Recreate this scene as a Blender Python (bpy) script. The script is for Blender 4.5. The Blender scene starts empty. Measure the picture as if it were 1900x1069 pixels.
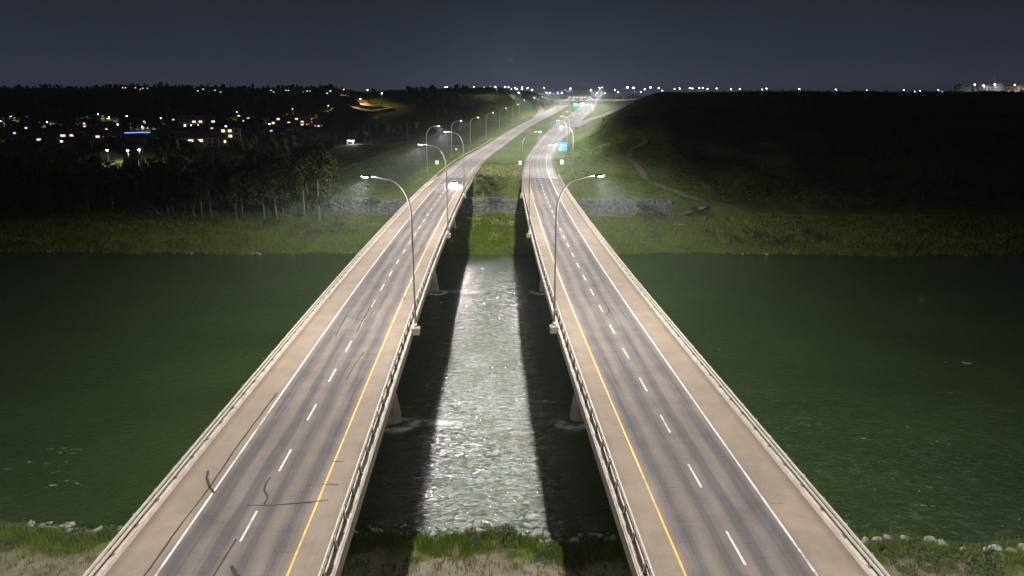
import bpy, math, random
import numpy as np
from mathutils import Vector, Matrix
random.seed(7); rng = np.random.default_rng(11)
scene = bpy.context.scene
R = math.radians
col = scene.collection

# ------------------------------------------------------------------ camera
CAM_Z, F_PX, YH = 36.0, 1267.0, 190.0           # water at z = 0, bridge decks at z = 11
TH = math.atan((534.5 - YH) / F_PX)
cam = bpy.data.objects.new('camera', bpy.data.cameras.new('camera'))
col.objects.link(cam); scene.camera = cam
cam.location = (0, 0, CAM_Z); cam.rotation_euler = (math.pi / 2 - TH, 0, 0)
cam.data.sensor_width = 36.0; cam.data.lens = 24.0
cam.data.clip_start = 0.5; cam.data.clip_end = 9000

# ------------------------------------------------------------------ night sky
world = bpy.data.worlds.new('World'); scene.world = world; world.use_nodes = True
wn, wl = world.node_tree.nodes, world.node_tree.links
wn.clear()
wo = wn.new('ShaderNodeOutputWorld'); wb = wn.new('ShaderNodeBackground')
tc = wn.new('ShaderNodeTexCoord'); sx = wn.new('ShaderNodeSeparateXYZ')
cr = wn.new('ShaderNodeValToRGB')
wl.new(tc.outputs['Generated'], sx.inputs[0]); wl.new(sx.outputs['Z'], cr.inputs[0])
e = cr.color_ramp.elements
e[0].position = 0.0; e[0].color = (.040, .047, .068, 1)
e[1].position = 1.0; e[1].color = (.0105, .0125, .0150, 1)
q = e.new(.06); q.color = (.024, .030, .045, 1)
q = e.new(.17); q.color = (.0112, .0140, .0185, 1)
q = e.new(.40); q.color = (.0105, .0128, .0158, 1)
# town glow: brighter above the interchange, fading along the horizon
mp = wn.new('ShaderNodeMapRange'); mp.inputs['From Min'].default_value = -.75; mp.inputs['From Max'].default_value = .95
mp.inputs['To Min'].default_value = .50; mp.inputs['To Max'].default_value = 1.05
dt = wn.new('ShaderNodeVectorMath'); dt.operation = 'DOT_PRODUCT'; dt.inputs[1].default_value = (-.22, .975, 0)
wl.new(tc.outputs['Generated'], dt.inputs[0]); wl.new(dt.outputs['Value'], mp.inputs['Value'])
nz_ = wn.new('ShaderNodeTexNoise'); nz_.inputs['Scale'].default_value = 2.4; nz_.inputs['Detail'].default_value = 5; nz_.inputs['Roughness'].default_value = .55
wl.new(tc.outputs['Generated'], nz_.inputs['Vector'])
nm_ = wn.new('ShaderNodeMapRange'); nm_.inputs['From Min'].default_value = .3; nm_.inputs['From Max'].default_value = .7; nm_.inputs['To Min'].default_value = .82; nm_.inputs['To Max'].default_value = 1.18
wl.new(nz_.outputs['Fac'], nm_.inputs['Value'])
dm = wn.new('ShaderNodeVectorMath'); dm.operation = 'DOT_PRODUCT'; dm.inputs[1].default_value = (.06, .998, .01); wl.new(tc.outputs['Generated'], dm.inputs[0])
dp = wn.new('ShaderNodeMath'); dp.operation = 'POWER'; dp.use_clamp = True; dp.inputs[1].default_value = 26; wl.new(dm.outputs['Value'], dp.inputs[0])
dq = wn.new('ShaderNodeMath'); dq.operation = 'MULTIPLY_ADD'; dq.inputs[1].default_value = .55; dq.inputs[2].default_value = 1.0; wl.new(dp.outputs[0], dq.inputs[0])
m1_ = wn.new('ShaderNodeMath'); m1_.operation = 'MULTIPLY'; wl.new(mp.outputs[0], m1_.inputs[0]); wl.new(nm_.outputs[0], m1_.inputs[1])
m2_ = wn.new('ShaderNodeMath'); m2_.operation = 'MULTIPLY'; wl.new(m1_.outputs[0], m2_.inputs[0]); wl.new(dq.outputs[0], m2_.inputs[1])
wl.new(cr.outputs[0], wb.inputs['Color']); wl.new(m2_.outputs[0], wb.inputs['Strength'])
wl.new(wb.outputs[0], wo.inputs[0])

# ------------------------------------------------------------------ exposure / renderer
vs = scene.view_settings
vs.view_transform = 'Standard'; vs.look = 'None'; vs.exposure = 0.0; vs.gamma = 1.0; vs.use_curve_mapping = False
cy = scene.cycles
cy.use_denoising = True
try: cy.denoiser = 'OPENIMAGEDENOISE'
except Exception: pass
cy.max_bounces = 5; cy.diffuse_bounces = 2; cy.glossy_bounces = 2; cy.transmission_bounces = 2; cy.volume_bounces = 0
cy.sample_clamp_indirect = 2.0; cy.caustics_reflective = False; cy.caustics_refractive = False
cy.use_light_tree = True

HAZE = .00015
LAMP_W = 33000.0        # power of a bridge lamp
LED = (1.0, .97, .93); SODIUM = (1.0, .62, .25); FARLED = (.95, .88, 1.0)

# ================================================================== helpers
def ray(px, py):
    dx, dy = (px - 950) / F_PX, -(py - 534.5) / F_PX
    return np.array([dx, math.cos(TH) + dy * math.sin(TH), -math.sin(TH) + dy * math.cos(TH)])
def at_z(px, py, z):
    d = ray(px, py); t = (z - CAM_Z) / d[2]
    return float(d[0] * t), float(d[1] * t)

def tag(o, label=None, cat=None, group=None, kind=None):
    if label: o['label'] = label
    if cat: o['category'] = cat
    if group: o['group'] = group
    if kind: o['kind'] = kind
    return o
def empty(name, loc=(0, 0, 0), rz=0.0, label=None, cat=None, group=None):
    o = bpy.data.objects.new(name, None); col.objects.link(o)
    o.empty_display_size = .3
    o.location = loc; o.rotation_euler = (0, 0, rz)
    return tag(o, label, cat, group)
def link(name, me, parent=None, loc=(0, 0, 0), rot=(0, 0, 0), sc=(1, 1, 1)):
    o = bpy.data.objects.new(name, me); col.objects.link(o)
    if parent is not None: o.parent = parent
    o.location = loc; o.rotation_euler = rot; o.scale = sc
    return o

class MB:
    def __init__(s): s.v = []; s.f = []; s.uv = None
    def add(s, vs_, fs):
        b = len(s.v); s.v += [tuple(p) for p in vs_]; s.f += [tuple(i + b for i in f) for f in fs]; return s
    def box(s, cx, cy_, cz, sx_, sy_, sz, rz=0.0, taper=1.0):
        pts = []
        c_, s_ = math.cos(rz), math.sin(rz)
        for dz, k in ((-.5, 1.0), (.5, taper)):
            for dx, dy in ((-.5, -.5), (.5, -.5), (.5, .5), (-.5, .5)):
                x, y = dx * sx_ * k, dy * sy_ * k
                pts.append((cx + x * c_ - y * s_, cy_ + x * s_ + y * c_, cz + dz * sz))
        return s.add(pts, [(0, 3, 2, 1), (4, 5, 6, 7), (0, 1, 5, 4), (1, 2, 6, 5), (2, 3, 7, 6), (3, 0, 4, 7)])
    def tube(s, pts, radii, n=8, caps=True):
        rings = []; P = [Vector(p) for p in pts]
        if not hasattr(radii, '__len__'): radii = [radii] * len(P)
        for i, p in enumerate(P):
            t = (P[min(i + 1, len(P) - 1)] - P[max(i - 1, 0)]).normalized()
            a = Vector((0, 1, 0)) if abs(t.y) < .9 else Vector((1, 0, 0))
            u = t.cross(a).normalized(); w = t.cross(u)
            rings.append([p + radii[i] * (math.cos(2 * math.pi * k / n) * u + math.sin(2 * math.pi * k / n) * w) for k in range(n)])
        vs_ = [v for r in rings for v in r]; fs = []
        for i in range(len(P) - 1):
            for k in range(n):
                fs.append((i * n + k, i * n + (k + 1) % n, (i + 1) * n + (k + 1) % n, (i + 1) * n + k))
        if caps:
            fs.append(tuple(range(n - 1, -1, -1))); fs.append(tuple((len(P) - 1) * n + k for k in range(n)))
        return s.add(vs_, fs)
    def prism(s, poly, axis_len, M=None):
        """poly in (x,z), extruded along y from -len/2 to len/2"""
        n = len(poly)
        vs_ = [Vector((x, -axis_len / 2, z)) for x, z in poly] + [Vector((x, axis_len / 2, z)) for x, z in poly]
        if M is not None: vs_ = [M @ v for v in vs_]
        fs = [tuple(range(n)), tuple(range(2 * n - 1, n - 1, -1))]
        for k in range(n): fs.append((k, k + n, (k + 1) % n + n, (k + 1) % n))
        return s.add(vs_, fs)
    def mesh(s, name, mat=None, smooth=False):
        me = bpy.data.meshes.new(name); me.from_pydata(s.v, [], s.f); me.update()
        if mat: me.materials.append(mat)
        if smooth: me.polygons.foreach_set('use_smooth', [True] * len(me.polygons))
        return me
    def build(s, name, mat, parent=None, smooth=False, **kw):
        return link(name, s.mesh(name, mat, smooth), parent, **kw)

def np_mesh(name, V, F, mat=None, smooth=False):
    """V (n,3), F (m,k) numpy arrays; quick"""
    me = bpy.data.meshes.new(name); n, (m, k) = len(V), F.shape
    me.vertices.add(n); me.vertices.foreach_set('co', np.ascontiguousarray(V, dtype=np.float32).ravel())
    me.loops.add(m * k); me.loops.foreach_set('vertex_index', np.ascontiguousarray(F, dtype=np.int32).ravel())
    me.polygons.add(m); me.polygons.foreach_set('loop_start', np.arange(0, m * k, k, dtype=np.int32))
    me.update(calc_edges=True)
    if smooth: me.polygons.foreach_set('use_smooth', np.ones(m, dtype=bool))
    if mat: me.materials.append(mat)
    return me
def attr(me, name, vals):
    a = me.attributes.new(name, 'FLOAT', 'POINT'); a.data.foreach_set('value', np.ascontiguousarray(vals, dtype=np.float32))

# ------------------------------------------------------------------ materials
def mat(name, color=(.5, .5, .5), rough=.6, metal=0.0, emit=None, es=0.0, spec=None):
    m = bpy.data.materials.new(name); m.use_nodes = True
    b = m.node_tree.nodes['Principled BSDF']
    b.inputs['Base Color'].default_value = (*color, 1); b.inputs['Roughness'].default_value = rough
    b.inputs['Metallic'].default_value = metal
    if spec is not None: b.inputs['Specular IOR Level'].default_value = spec
    if emit: b.inputs['Emission Color'].default_value = (*emit, 1); b.inputs['Emission Strength'].default_value = es
    return m
class NT:
    def __init__(s, m): s.t = m.node_tree; s.b = s.t.nodes['Principled BSDF']
    def n(s, typ, **kw):
        x = s.t.nodes.new('ShaderNode' + typ)
        for k, v in kw.items(): setattr(x, k, v)
        return x
    def l(s, a, b): s.t.links.new(a, b)
    def noise(s, vec, scale, detail=4, rough=.55, dist=0.0, scl=None):
        if scl is not None:
            mpn = s.n('Mapping'); mpn.inputs['Scale'].default_value = scl
            s.l(vec, mpn.inputs[0]); vec = mpn.outputs[0]
        x = s.n('TexNoise'); x.inputs['Scale'].default_value = scale; x.inputs['Detail'].default_value = detail
        x.inputs['Roughness'].default_value = rough; x.inputs['Distortion'].default_value = dist
        s.l(vec, x.inputs['Vector']); return x.outputs['Fac']
    def ramp(s, fac, stops):
        x = s.n('ValToRGB'); e = x.color_ramp.elements
        e[0].position, e[1].position = stops[0][0], stops[-1][0]
        c4 = lambda c: (*c, 1) if hasattr(c, '__len__') else (c, c, c, 1)
        e[0].color, e[1].color = c4(stops[0][1]), c4(stops[-1][1])
        for p, c in stops[1:-1]: e.new(p).color = c4(c)
        s.l(fac, x.inputs[0]); return x.outputs[0]
    def mix(s, fac, a, b, blend='MIX'):
        x = s.n('Mix', data_type='RGBA', blend_type=blend)
        for sock, v in ((x.inputs[0], fac), (x.inputs[6], a), (x.inputs[7], b)):
            if hasattr(v, 'links'): s.l(v, sock)
            elif hasattr(v, '__len__'): sock.default_value = (*v, 1) if len(v) == 3 else v
            else: sock.default_value = v
        return x.outputs[2]
    def math(s, op, a, b=None, c=None):
        x = s.n('Math', operation=op)
        for i, v in enumerate((a, b, c)):
            if v is None: continue
            if hasattr(v, 'links'): s.l(v, x.inputs[i])
            else: x.inputs[i].default_value = v
        return x.outputs[0]
    def attr(s, name): return s.n('Attribute', attribute_name=name).outputs['Fac']
    def obj(s): return s.n('TexCoord').outputs['Object']
    def pos(s): return s.n('NewGeometry').outputs['Position']
    def bump(s, h, strength=.4, dist=.1, normal=None):
        x = s.n('Bump'); x.inputs['Strength'].default_value = strength; x.inputs['Distance'].default_value = dist
        s.l(h, x.inputs['Height'])
        if normal is not None: s.l(normal, x.inputs['Normal'])
        return x.outputs[0]
    def vary(s, base, amount=.25, scale=3.0, rough_bump=0.0):
        """mottle a flat colour"""
        f = s.noise(s.obj(), scale)
        d = tuple(c * (1 - amount) for c in base); l_ = tuple(min(1, c * (1 + amount)) for c in base)
        s.l(s.ramp(f, [(.3, d), (.7, l_)]), s.b.inputs['Base Color'])
        if rough_bump: s.l(s.bump(f, rough_bump, .05), s.b.inputs['Normal'])

def vmat(name, color, amount=.25, scale=3.0, rough=.7, metal=0.0, bump=0.0):  # mottled flat colour
    m = mat(name, color, rough, metal); NT(m).vary(color, amount, scale, bump); return m

M = {}
M['concrete'] = vmat('concrete', (.33, .285, .235), .22, 1.3, .85, 0, .15)
M['girder'] = vmat('girder_concrete', (.30, .27, .23), .2, .6, .85)
M['pier'] = vmat('pier_concrete', (.44, .40, .34), .22, .8, .8, 0, .1)
M['galv'] = vmat('galvanised_steel', (.34, .30, .255), .18, 5, .8, 0.0)
M['post'] = vmat('weathered_steel', (.16, .14, .12), .3, 6, .6, .3)
M['pole'] = vmat('pole_steel', (.33, .32, .30), .12, 2, .5, .05)
M['dark'] = mat('dark_casing', (.05, .05, .055), .5, .3)
M['white_paint'] = vmat('white_road_paint', (.74, .73, .70), .16, 1.4, .6)
M['yellow_paint'] = vmat('yellow_road_paint', (.72, .42, .035), .16, 1.4, .6)
for k_, c_ in (('white_paint', (.58, .57, .55)), ('yellow_paint', (.62, .37, .04))):
    t = NT(M[k_]); f_ = t.noise(t.pos(), 2.6, 5, .7); f2_ = t.noise(t.pos(), .25, 3, .6)
    t.l(t.mix(t.math('MULTIPLY', t.ramp(f_, [(.46, 1.0), (.62, 0.0)]), t.ramp(f2_, [(.40, .1), (.65, .85)])), c_, (.19, .165, .145)), t.b.inputs['Base Color'])
    t.b.inputs['Specular IOR Level'].default_value = .1
M['tar'] = mat('tar_seal', (.042, .038, .036), .85, spec=.05)
M['joint_dark'] = vmat('joint_rubber', (.15, .135, .125), .2, 4, .8)
M['joint'] = vmat('joint_steel', (.40, .385, .37), .15, 4, .45, .4)
M['riprap'] = vmat('riprap_stone', (.092, .090, .085), .55, .9, .9, 0, .4)
M['rock'] = vmat('river_rock', (.20, .19, .175), .5, 1.6, .85, 0, .4)
M['bark'] = vmat('pale_bark', (.20, .18, .14), .4, 4, .9, 0, .3)
M['bark_dark'] = vmat('dark_bark', (.12, .10, .08), .4, 4, .9)
M['wood'] = vmat('weathered_wood', (.14, .12, .10), .3, 5, .85)
M['lens'] = mat('lamp_lens', (.9, .9, .9), .3, 0, (.86, .93, 1.0), 30.0)
M['lens_far'] = mat('far_lamp_lens', (.9, .9, .9), .3, 0, (.95, .82, 1.0), 40.0)
M['lens_sodium'] = mat('warm_lamp_lens', (.9, .9, .9), .3, 0, (1.0, .72, .50), 16.0)
for k in ('lens', 'lens_far', 'lens_sodium'): M[k].cycles.emission_sampling = 'NONE'

def asphalt(name, light, dark, grey, wear):
    """u = metres across from the inner kerb, v = metres along; worn wheel tracks have a shape of their own"""
    m = mat(name, light, .9, spec=.06); t = NT(m)
    u, v = t.attr('u'), t.attr('v')
    xyz = t.n('CombineXYZ'); t.l(u, xyz.inputs[0]); t.l(v, xyz.inputs[1]); vec = xyz.outputs[0]
    wob = t.noise(vec, .06, 3, .6, 0, (1, .9, 1))
    uw = t.math('ADD', u, t.math('MULTIPLY', t.math('SUBTRACT', wob, .5), 1.7))
    tracks = None
    for cpos, w_, a_ in ((2.95, .62, .85), (4.75, .66, .9), (6.5, .62, 1.0), (8.3, .70, 1.0)):
        d = t.math('DIVIDE', t.math('SUBTRACT', uw, cpos), w_)
        g = t.math('MULTIPLY', t.math('EXPONENT', t.math('MULTIPLY', t.math('MULTIPLY', d, d), -1.0)), a_)
        tracks = g if tracks is None else t.math('ADD', tracks, g)
    streak = t.noise(vec, 1.0, 5, .65, .3, (2.6, .05, 1))
    longp = t.noise(vec, 1.0, 3, .6, 0, (.12, .022, 1))
    trk = t.math('MULTIPLY', tracks, t.math('ADD', t.math('MULTIPLY', t.ramp(streak, [(.30, 0.0), (.68, 1.0)]), .62), t.math('MULTIPLY', t.ramp(longp, [(.3, .1), (.7, 1.0)]), .62)))
    trk = t.math('MULTIPLY', trk, wear)
    # lanes are greyer than the dusty shoulders
    lane = t.math('MULTIPLY', t.math('SMOOTH_MIN', t.math('MULTIPLY', t.math('SUBTRACT', u, 1.7), 1.2), t.math('MULTIPLY', t.math('SUBTRACT', 9.6, u), 1.2), .3), 1.0)
    lx = t.n('Clamp'); t.l(lane, lx.inputs[0]); lane = lx.outputs[0]
    base = t.mix(t.math('MULTIPLY', lane, t.math('ADD', .25, t.math('MULTIPLY', longp, .6))), light, grey)
    fx = t.n('Clamp'); t.l(trk, fx.inputs[0])
    c1 = t.mix(fx.outputs[0], base, dark)
    gr = t.noise(vec, 9.0, 3, .7)
    blot = t.noise(vec, .35, 5, .6)
    c2 = t.mix(.55, c1, t.ramp(gr, [(.3, .62), (.7, 1.0)]), 'MULTIPLY')
    c3 = t.mix(.5, c2, t.ramp(blot, [(.30, .55), (.62, 1.0)]), 'MULTIPLY')
    # fine transverse tining lines / hairline cracks
    cr_ = t.noise(vec, 1.0, 4, .7, .5, (.25, 2.2, 1))
    c4 = t.mix(t.math('MULTIPLY', lane, .55), c3, t.ramp(cr_, [(.30, .55), (.40, 1.0)]), 'MULTIPLY')
    gut = t.math('MAXIMUM', t.math('SUBTRACT', 1.0, t.math('MULTIPLY', u, 1.5)), t.math('SUBTRACT', 1.0, t.math('MULTIPLY', t.math('SUBTRACT', 12.0, u), 1.5)))
    gx2 = t.n('Clamp'); t.l(t.math('MULTIPLY', gut, t.math('ADD', .3, streak)), gx2.inputs[0])
    c4 = t.mix(t.math('MULTIPLY', gx2.outputs[0], .7), c4, (.07, .055, .04))          # kerbside grit, with some barrier shade painted in
    t.l(c4, t.b.inputs['Base Color']); t.l(t.bump(gr, .25, .01), t.b.inputs['Normal'])
    return m
M['asph_a'] = asphalt('dusty_asphalt', (.246, .198, .154), (.100, .090, .091), (.186, .160, .146), 1.6)
M['asph_b'] = asphalt('smooth_asphalt', (.242, .194, .151), (.100, .091, .094), (.176, .154, .146), 1.5)
M['asph_c'] = asphalt('grey_asphalt', (.275, .250, .228), (.16, .155, .155), (.245, .230, .222), .7)

def leafmat(name, a, b):
    m = mat(name, a, .75, spec=.2); t = NT(m)
    oi = t.n('ObjectInfo')
    f = t.noise(t.pos(), .7, 3)
    c1 = t.ramp(f, [(.3, a), (.7, b)])
    c2 = t.mix(t.math('MULTIPLY', oi.outputs['Random'], .35), c1, (.085, .075, .02))
    t.l(c2, t.b.inputs['Base Color']); t.b.inputs['Subsurface Weight'].default_value = 0
    return m
M['leaf'] = leafmat('poplar_leaf', (.035, .060, .018), (.075, .11, .030))
M['leaf_dark'] = leafmat('spruce_leaf', (.042, .062, .020), (.075, .100, .030))
M['grass'] = leafmat('grass_blade', (.055, .112, .007), (.120, .180, .013))
M['grass_dry'] = leafmat('dry_grass_blade', (.12, .12, .045), (.19, .17, .075))

# ================================================================== road geometry
YC = np.array([-160, -60, 0, 32, 94, 155, 200, 237, 300, 380, 500, 620, 740, 1000, 1200, 1500, 1900], float)
CC = np.array([8.0, 3.85, 1.33, 0, -2.3, -3.5, -3.85, -3.6, -1.9, 3.2, 15.5, 32, 52, 92, 118, 152, 190], float)
def spline2(x, y):
    n = len(x); h = np.diff(x); A = np.zeros((n, n)); r = np.zeros(n); A[0, 0] = A[-1, -1] = 1
    for i in range(1, n - 1):
        A[i, i - 1], A[i, i], A[i, i + 1] = h[i - 1], 2 * (h[i - 1] + h[i]), h[i]
        r[i] = 6 * ((y[i + 1] - y[i]) / h[i] - (y[i] - y[i - 1]) / h[i - 1])
    return np.linalg.solve(A, r)
_m2 = spline2(YC, CC)
def cen(y):
    y = np.asarray(y, float); i = np.clip(np.searchsorted(YC, y) - 1, 0, len(YC) - 2)
    h = YC[i + 1] - YC[i]; a = np.clip((YC[i + 1] - y) / h, -1, 2); b = 1 - a
    return a * CC[i] + b * CC[i + 1] + ((a ** 3 - a) * _m2[i] + (b ** 3 - b) * _m2[i + 1]) * h * h / 6
def hill_fn(t): t = np.clip(t, 0, 1); return t * t * (3 - 2 * t)
def zroad(y):
    y = np.asarray(y, float)
    k = np.clip(y - 380, 0, None)
    z = 11 + .04 * (np.sqrt(k * k + 60 ** 2) - 60)
    return np.where(z > 38, 38 + 6 * (1 - np.exp(-(z - 38) / 6)), z)
def pos(lat, y):
    """point at lateral offset lat from the line between the bridges"""
    s = float(cen(y + 1) - cen(y - 1)) / 2; k = 1 / math.hypot(1, s)
    return float(cen(y)) + lat * k, y - lat * s * k
L_IN, R_IN = -10.3, 7.5                       # inner kerb faces
def LAT(side, u): return L_IN - u if side < 0 else R_IN + u

# ================================================================== terrain
def smooth(a, b, x): return hill_fn((x - a) / (b - a))
_nz = [(rng.uniform(0, 6.28), rng.uniform(0, 6.28), rng.uniform(0, math.pi)) for _ in range(24)]
def wav(x, y, wl_, i):
    a, b, th = _nz[i]; return np.sin((x * math.cos(th) + y * math.sin(th)) * 6.283 / wl_ + a) * np.cos((x * -math.sin(th) + y * math.cos(th)) * 6.283 / (wl_ * 1.37) + b)
def far_bank(x): return 164 + .012 * np.abs(x) + 1.5 * wav(x, x * 0, 31, 0) + .9 * wav(x, x * 0, 11, 1) + .45 * wav(x, x * 0, 4.3, 4) - 2.5 * smooth(30, 110, x)
def near_bank(x): return 51.6 - .028 * np.clip(x, -60, 60) + .8 * wav(x, x * 0, 17, 2) + .5 * wav(x, x * 0, 7, 3)
def terrain(x, y):
    x = np.asarray(x, float); y = np.asarray(y, float)
    fb, nb = far_bank(x), near_bank(x)
    rough = .25 * wav(x, y, 13, 4) + .18 * wav(x, y, 7.3, 5) + .5 * wav(x, y, 41, 6)
    # far side: flood bench, then hills
    d = y - fb
    bench = np.where(d < 0, np.maximum(-3.0, d * .35), 0) + 1.9 * smooth(0, 7, d) + 1.2 * smooth(7, 42, d)
    bench = bench + 3.6 * smooth(205.5, 213.5, y + .03 * np.abs(x)) * (1 - smooth(58, 100, np.abs(x + 4)))
    br = x / np.maximum(y, 50.0)
    # left valley
    w_ = smooth(-.31, -.20, br)
    st, en = 980 - 530 * w_, 1500 - 720 * w_
    zl = bench + 4.5 * smooth(210, 520, y) + (56 - 17 * w_) * smooth(0, 1, (y - st) / (en - st)) + (6 * wav(x, y, 330, 7) + 3 * wav(x, y, 150, 8)) * smooth(420, 1100, y)
    # right valley side climbs to a flat plateau
    zr = bench + 40.5 * smooth(0, 1, (y - 215 - 18 * wav(x, y * 0, 120, 9)) / 330) + (2.2 * wav(x, y, 75, 10) + 1.1 * wav(x, y, 33, 11)) * smooth(225, 300, y) * (1 - smooth(430, 540, y))
    k = smooth(-30, 30, x - cen(np.clip(y, -160, 1900)))
    z = zl * (1 - k) + zr * k
    z = z + rough * smooth(2, 12, d) * np.where(y > 1200, .3, 1)
    z = np.where(y > 1150, z * (1 - smooth(1150, 1900, y) * k) + 45 * smooth(1150, 1900, y) * k, z)
    # motorway corridor: graded to the road
    yy = np.clip(y, -160, 1900); lat = x - cen(yy); zr_ = zroad(yy) - .22
    half_l = 27 + 10 * smooth(700, 900, y); half_r = 24 + 18 * smooth(560, 760, y)
    outside = np.where(lat < 0, -lat - half_l, lat - half_r)
    wgt = 1 - smooth(0, 1, outside / (16 + .05 * np.clip(y - 240, 0, 900) + np.where(lat > 0, 42 * smooth(280, 520, y), 0)))
    wgt = wgt * smooth(0, 1, (y - 214.5) / 23.0)
    med = np.clip(1 - np.abs(lat + 1.4) / 7.0, 0, 1)
    z = z * (1 - wgt) + (zr_ - .55 * med * smooth(245, 290, y) + .04 * rough) * wgt
    # near side
    dn = nb - y
    near = np.where(dn < 0, np.maximum(-3.0, dn * .3), 0) + 1.7 * smooth(-.5, 4.5, dn) + .35 * smooth(4.5, 9, dn) + 8.6 * smooth(22, 48, dn)
    near = near + (.10 * wav(x, y, 5, 12) + .06 * wav(x, y, 2.3, 13)) * smooth(0, 3, dn)
    mid = (fb + nb) / 2
    return np.where(y < mid, near, z)
def tz(x, y): return float(terrain(np.array([x]), np.array([y]))[0])
def on_ground(px, py, t0=60.0, t1=2600.0, n=1200):
    d = ray(px, py); ts = np.geomspace(t0, t1, n)
    P = np.outer(ts, d); g = terrain(P[:, 0], P[:, 1]); hz = CAM_Z + P[:, 2] - g
    i = np.argmax(hz < 0)
    if hz[i] >= 0: i = n - 1
    if i > 0 and hz[i] < 0:
        f = hz[i - 1] / (hz[i - 1] - hz[i]); t = ts[i - 1] + f * (ts[i] - ts[i - 1])
    else: t = ts[i]
    return float(d[0] * t), float(d[1] * t)

def axis(segs):
    out = []
    for a, b, s in segs: out += list(np.arange(a, b, s))
    return np.array(out + [segs[-1][1]], float)
gx = axis([(-3600, -1200, 200), (-1200, -420, 26), (-420, -130, 9), (-130, 130, 2.2), (130, 420, 9), (420, 1200, 26), (1200, 3600, 200)])
gy = axis([(-160, 36, 14), (36, 60, .9), (60, 156, 12), (156, 180, 1.2), (180, 262, 2.0), (262, 420, 4.5), (420, 760, 8), (760, 1600, 20), (1600, 3000, 100), (3000, 7000, 1000)])
GX, GY = np.meshgrid(gx, gy); GZ = terrain(GX.ravel(), GY.ravel())
V = np.stack([GX.ravel(), GY.ravel(), GZ], 1)
nx, ny = len(gx), len(gy)
I = (np.arange(ny - 1)[:, None] * nx + np.arange(nx - 1)[None, :]).ravel()
Fq = np.stack([I, I + 1, I + nx + 1, I + nx], 1)

gm = mat('ground', (.06, .09, .03), .95, spec=.1); t = NT(gm)
p = t.pos()
n1 = t.noise(p, .35, 6, .62); n2 = t.noise(p, 2.2, 5, .65); n3 = t.noise(p, .045, 4, .55)
n4 = t.noise(p, 1.0, 4, .6, .4, (.16, .9, 1))
g1 = t.ramp(n1, [(.25, (.022, .050, .004)), (.5, (.056, .108, .007)), (.75, (.110, .155, .013))])
g2 = t.mix(.75, g1, t.ramp(n2, [(.28, .35), (.72, 1.25)]), 'MULTIPLY')
g3 = t.mix(t.math('MULTIPLY', t.ramp(n3, [(.42, 0.0), (.62, 1.0)]), .5), g2, (.135, .125, .045))
g3 = t.mix(.4, g3, t.ramp(n4, [(.3, .55), (.7, 1.2)]), 'MULTIPLY')
dry = t.mix(t.attr('dry'), g3, t.mix(n2, (.13, .125, .05), (.24, .205, .10)))
dirt = t.mix(t.attr('dirt'), dry, t.mix(n2, (.13, .11, .075), (.25, .215, .165)))
mud = t.mix(t.attr('mud'), dirt, (.045, .042, .028))
t.l(mud, t.b.inputs['Base Color'])
hb = t.math('ADD', t.math('MULTIPLY', n2, .35), t.math('MULTIPLY', n1, 1.0))
t.l(t.bump(hb, .8, .55), t.b.inputs['Normal'])
gme = np_mesh('terrain', V, Fq, gm, True)
X_, Y_ = V[:, 0], V[:, 1]; lat_ = X_ - cen(np.clip(Y_, -160, 1900)); dn_ = near_bank(X_) - Y_; df_ = Y_ - far_bank(X_)
dirt_v = smooth(5.2, 6.6, dn_ + .9 * wav(X_, Y_, 9, 14) + .5 * wav(X_, Y_, 4, 15)) * (1 - smooth(16, 24, dn_))
attr(gme, 'dirt', dirt_v)
dry_v = np.clip(smooth(240, 246, Y_) * (1 - smooth(286, 300, Y_)) * smooth(9.5, 5, np.abs(lat_ + 1.4)) * (.75 + .4 * wav(X_, Y_, 11, 16)), 0, 1)
dry_v = np.maximum(dry_v, .55 * smooth(3.6, 5.2, dn_ + wav(X_, Y_, 6, 17)) * (X_ < 0) * (Y_ < 100))
dry_v = np.maximum(dry_v, np.clip(smooth(16, 26, df_) * (1 - smooth(44, 52, df_)) * (.35 + .35 * wav(X_, Y_, 27, 18)), 0, 1) * (Y_ > 150) * (Y_ < 230))
attr(gme, 'dry', dry_v)
attr(gme, 'mud', np.clip(np.where(Y_ < 108, 1 - smooth(.2, 1.1, dn_), 1 - smooth(.1, .9, df_)), 0, 1))
tag(link('terrain', gme), kind='structure')

# ------------------------------------------------------------------ river
wm = mat('river_water', (.020, .042, .011), .10, spec=.5); t = NT(wm)
t.b.inputs['IOR'].default_value = 1.33
p = t.pos()
rip = t.noise(p, 1.0, 4, .62, 1.0, (.95, 1.45, 1))
rip2 = t.noise(p, 1.0, 3, .6, .8, (.22, .42, 1))
rip3 = t.noise(p, 1.0, 3, .6, 0, (2.4, 4.2, 1))
hh = t.math('ADD', t.math('ADD', t.math('MULTIPLY', rip2, 1.0), t.math('MULTIPLY', rip, .85)), t.math('MULTIPLY', rip3, .16))
t.l(t.bump(hh, 1.0, .27), t.b.inputs['Normal'])
patch = t.noise(p, 1.0, 5, .65, .9, (.022, .045, 1))
body = t.ramp(patch, [(.3, (.0150, .0290, .0062)), (.7, (.0270, .0480, .0110))])
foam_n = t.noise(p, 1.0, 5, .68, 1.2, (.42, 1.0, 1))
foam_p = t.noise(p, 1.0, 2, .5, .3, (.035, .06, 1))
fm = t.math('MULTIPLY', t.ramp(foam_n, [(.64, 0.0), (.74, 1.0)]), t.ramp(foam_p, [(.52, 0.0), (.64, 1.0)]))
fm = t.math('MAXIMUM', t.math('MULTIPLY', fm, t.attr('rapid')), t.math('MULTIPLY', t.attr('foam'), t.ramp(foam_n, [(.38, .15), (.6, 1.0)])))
fl = t.noise(p, 1.0, 6, .72, 1.4, (.75, 1.7, 1)); fl2 = t.noise(p, 1.0, 3, .6, .6, (.14, .2, 1))
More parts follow.
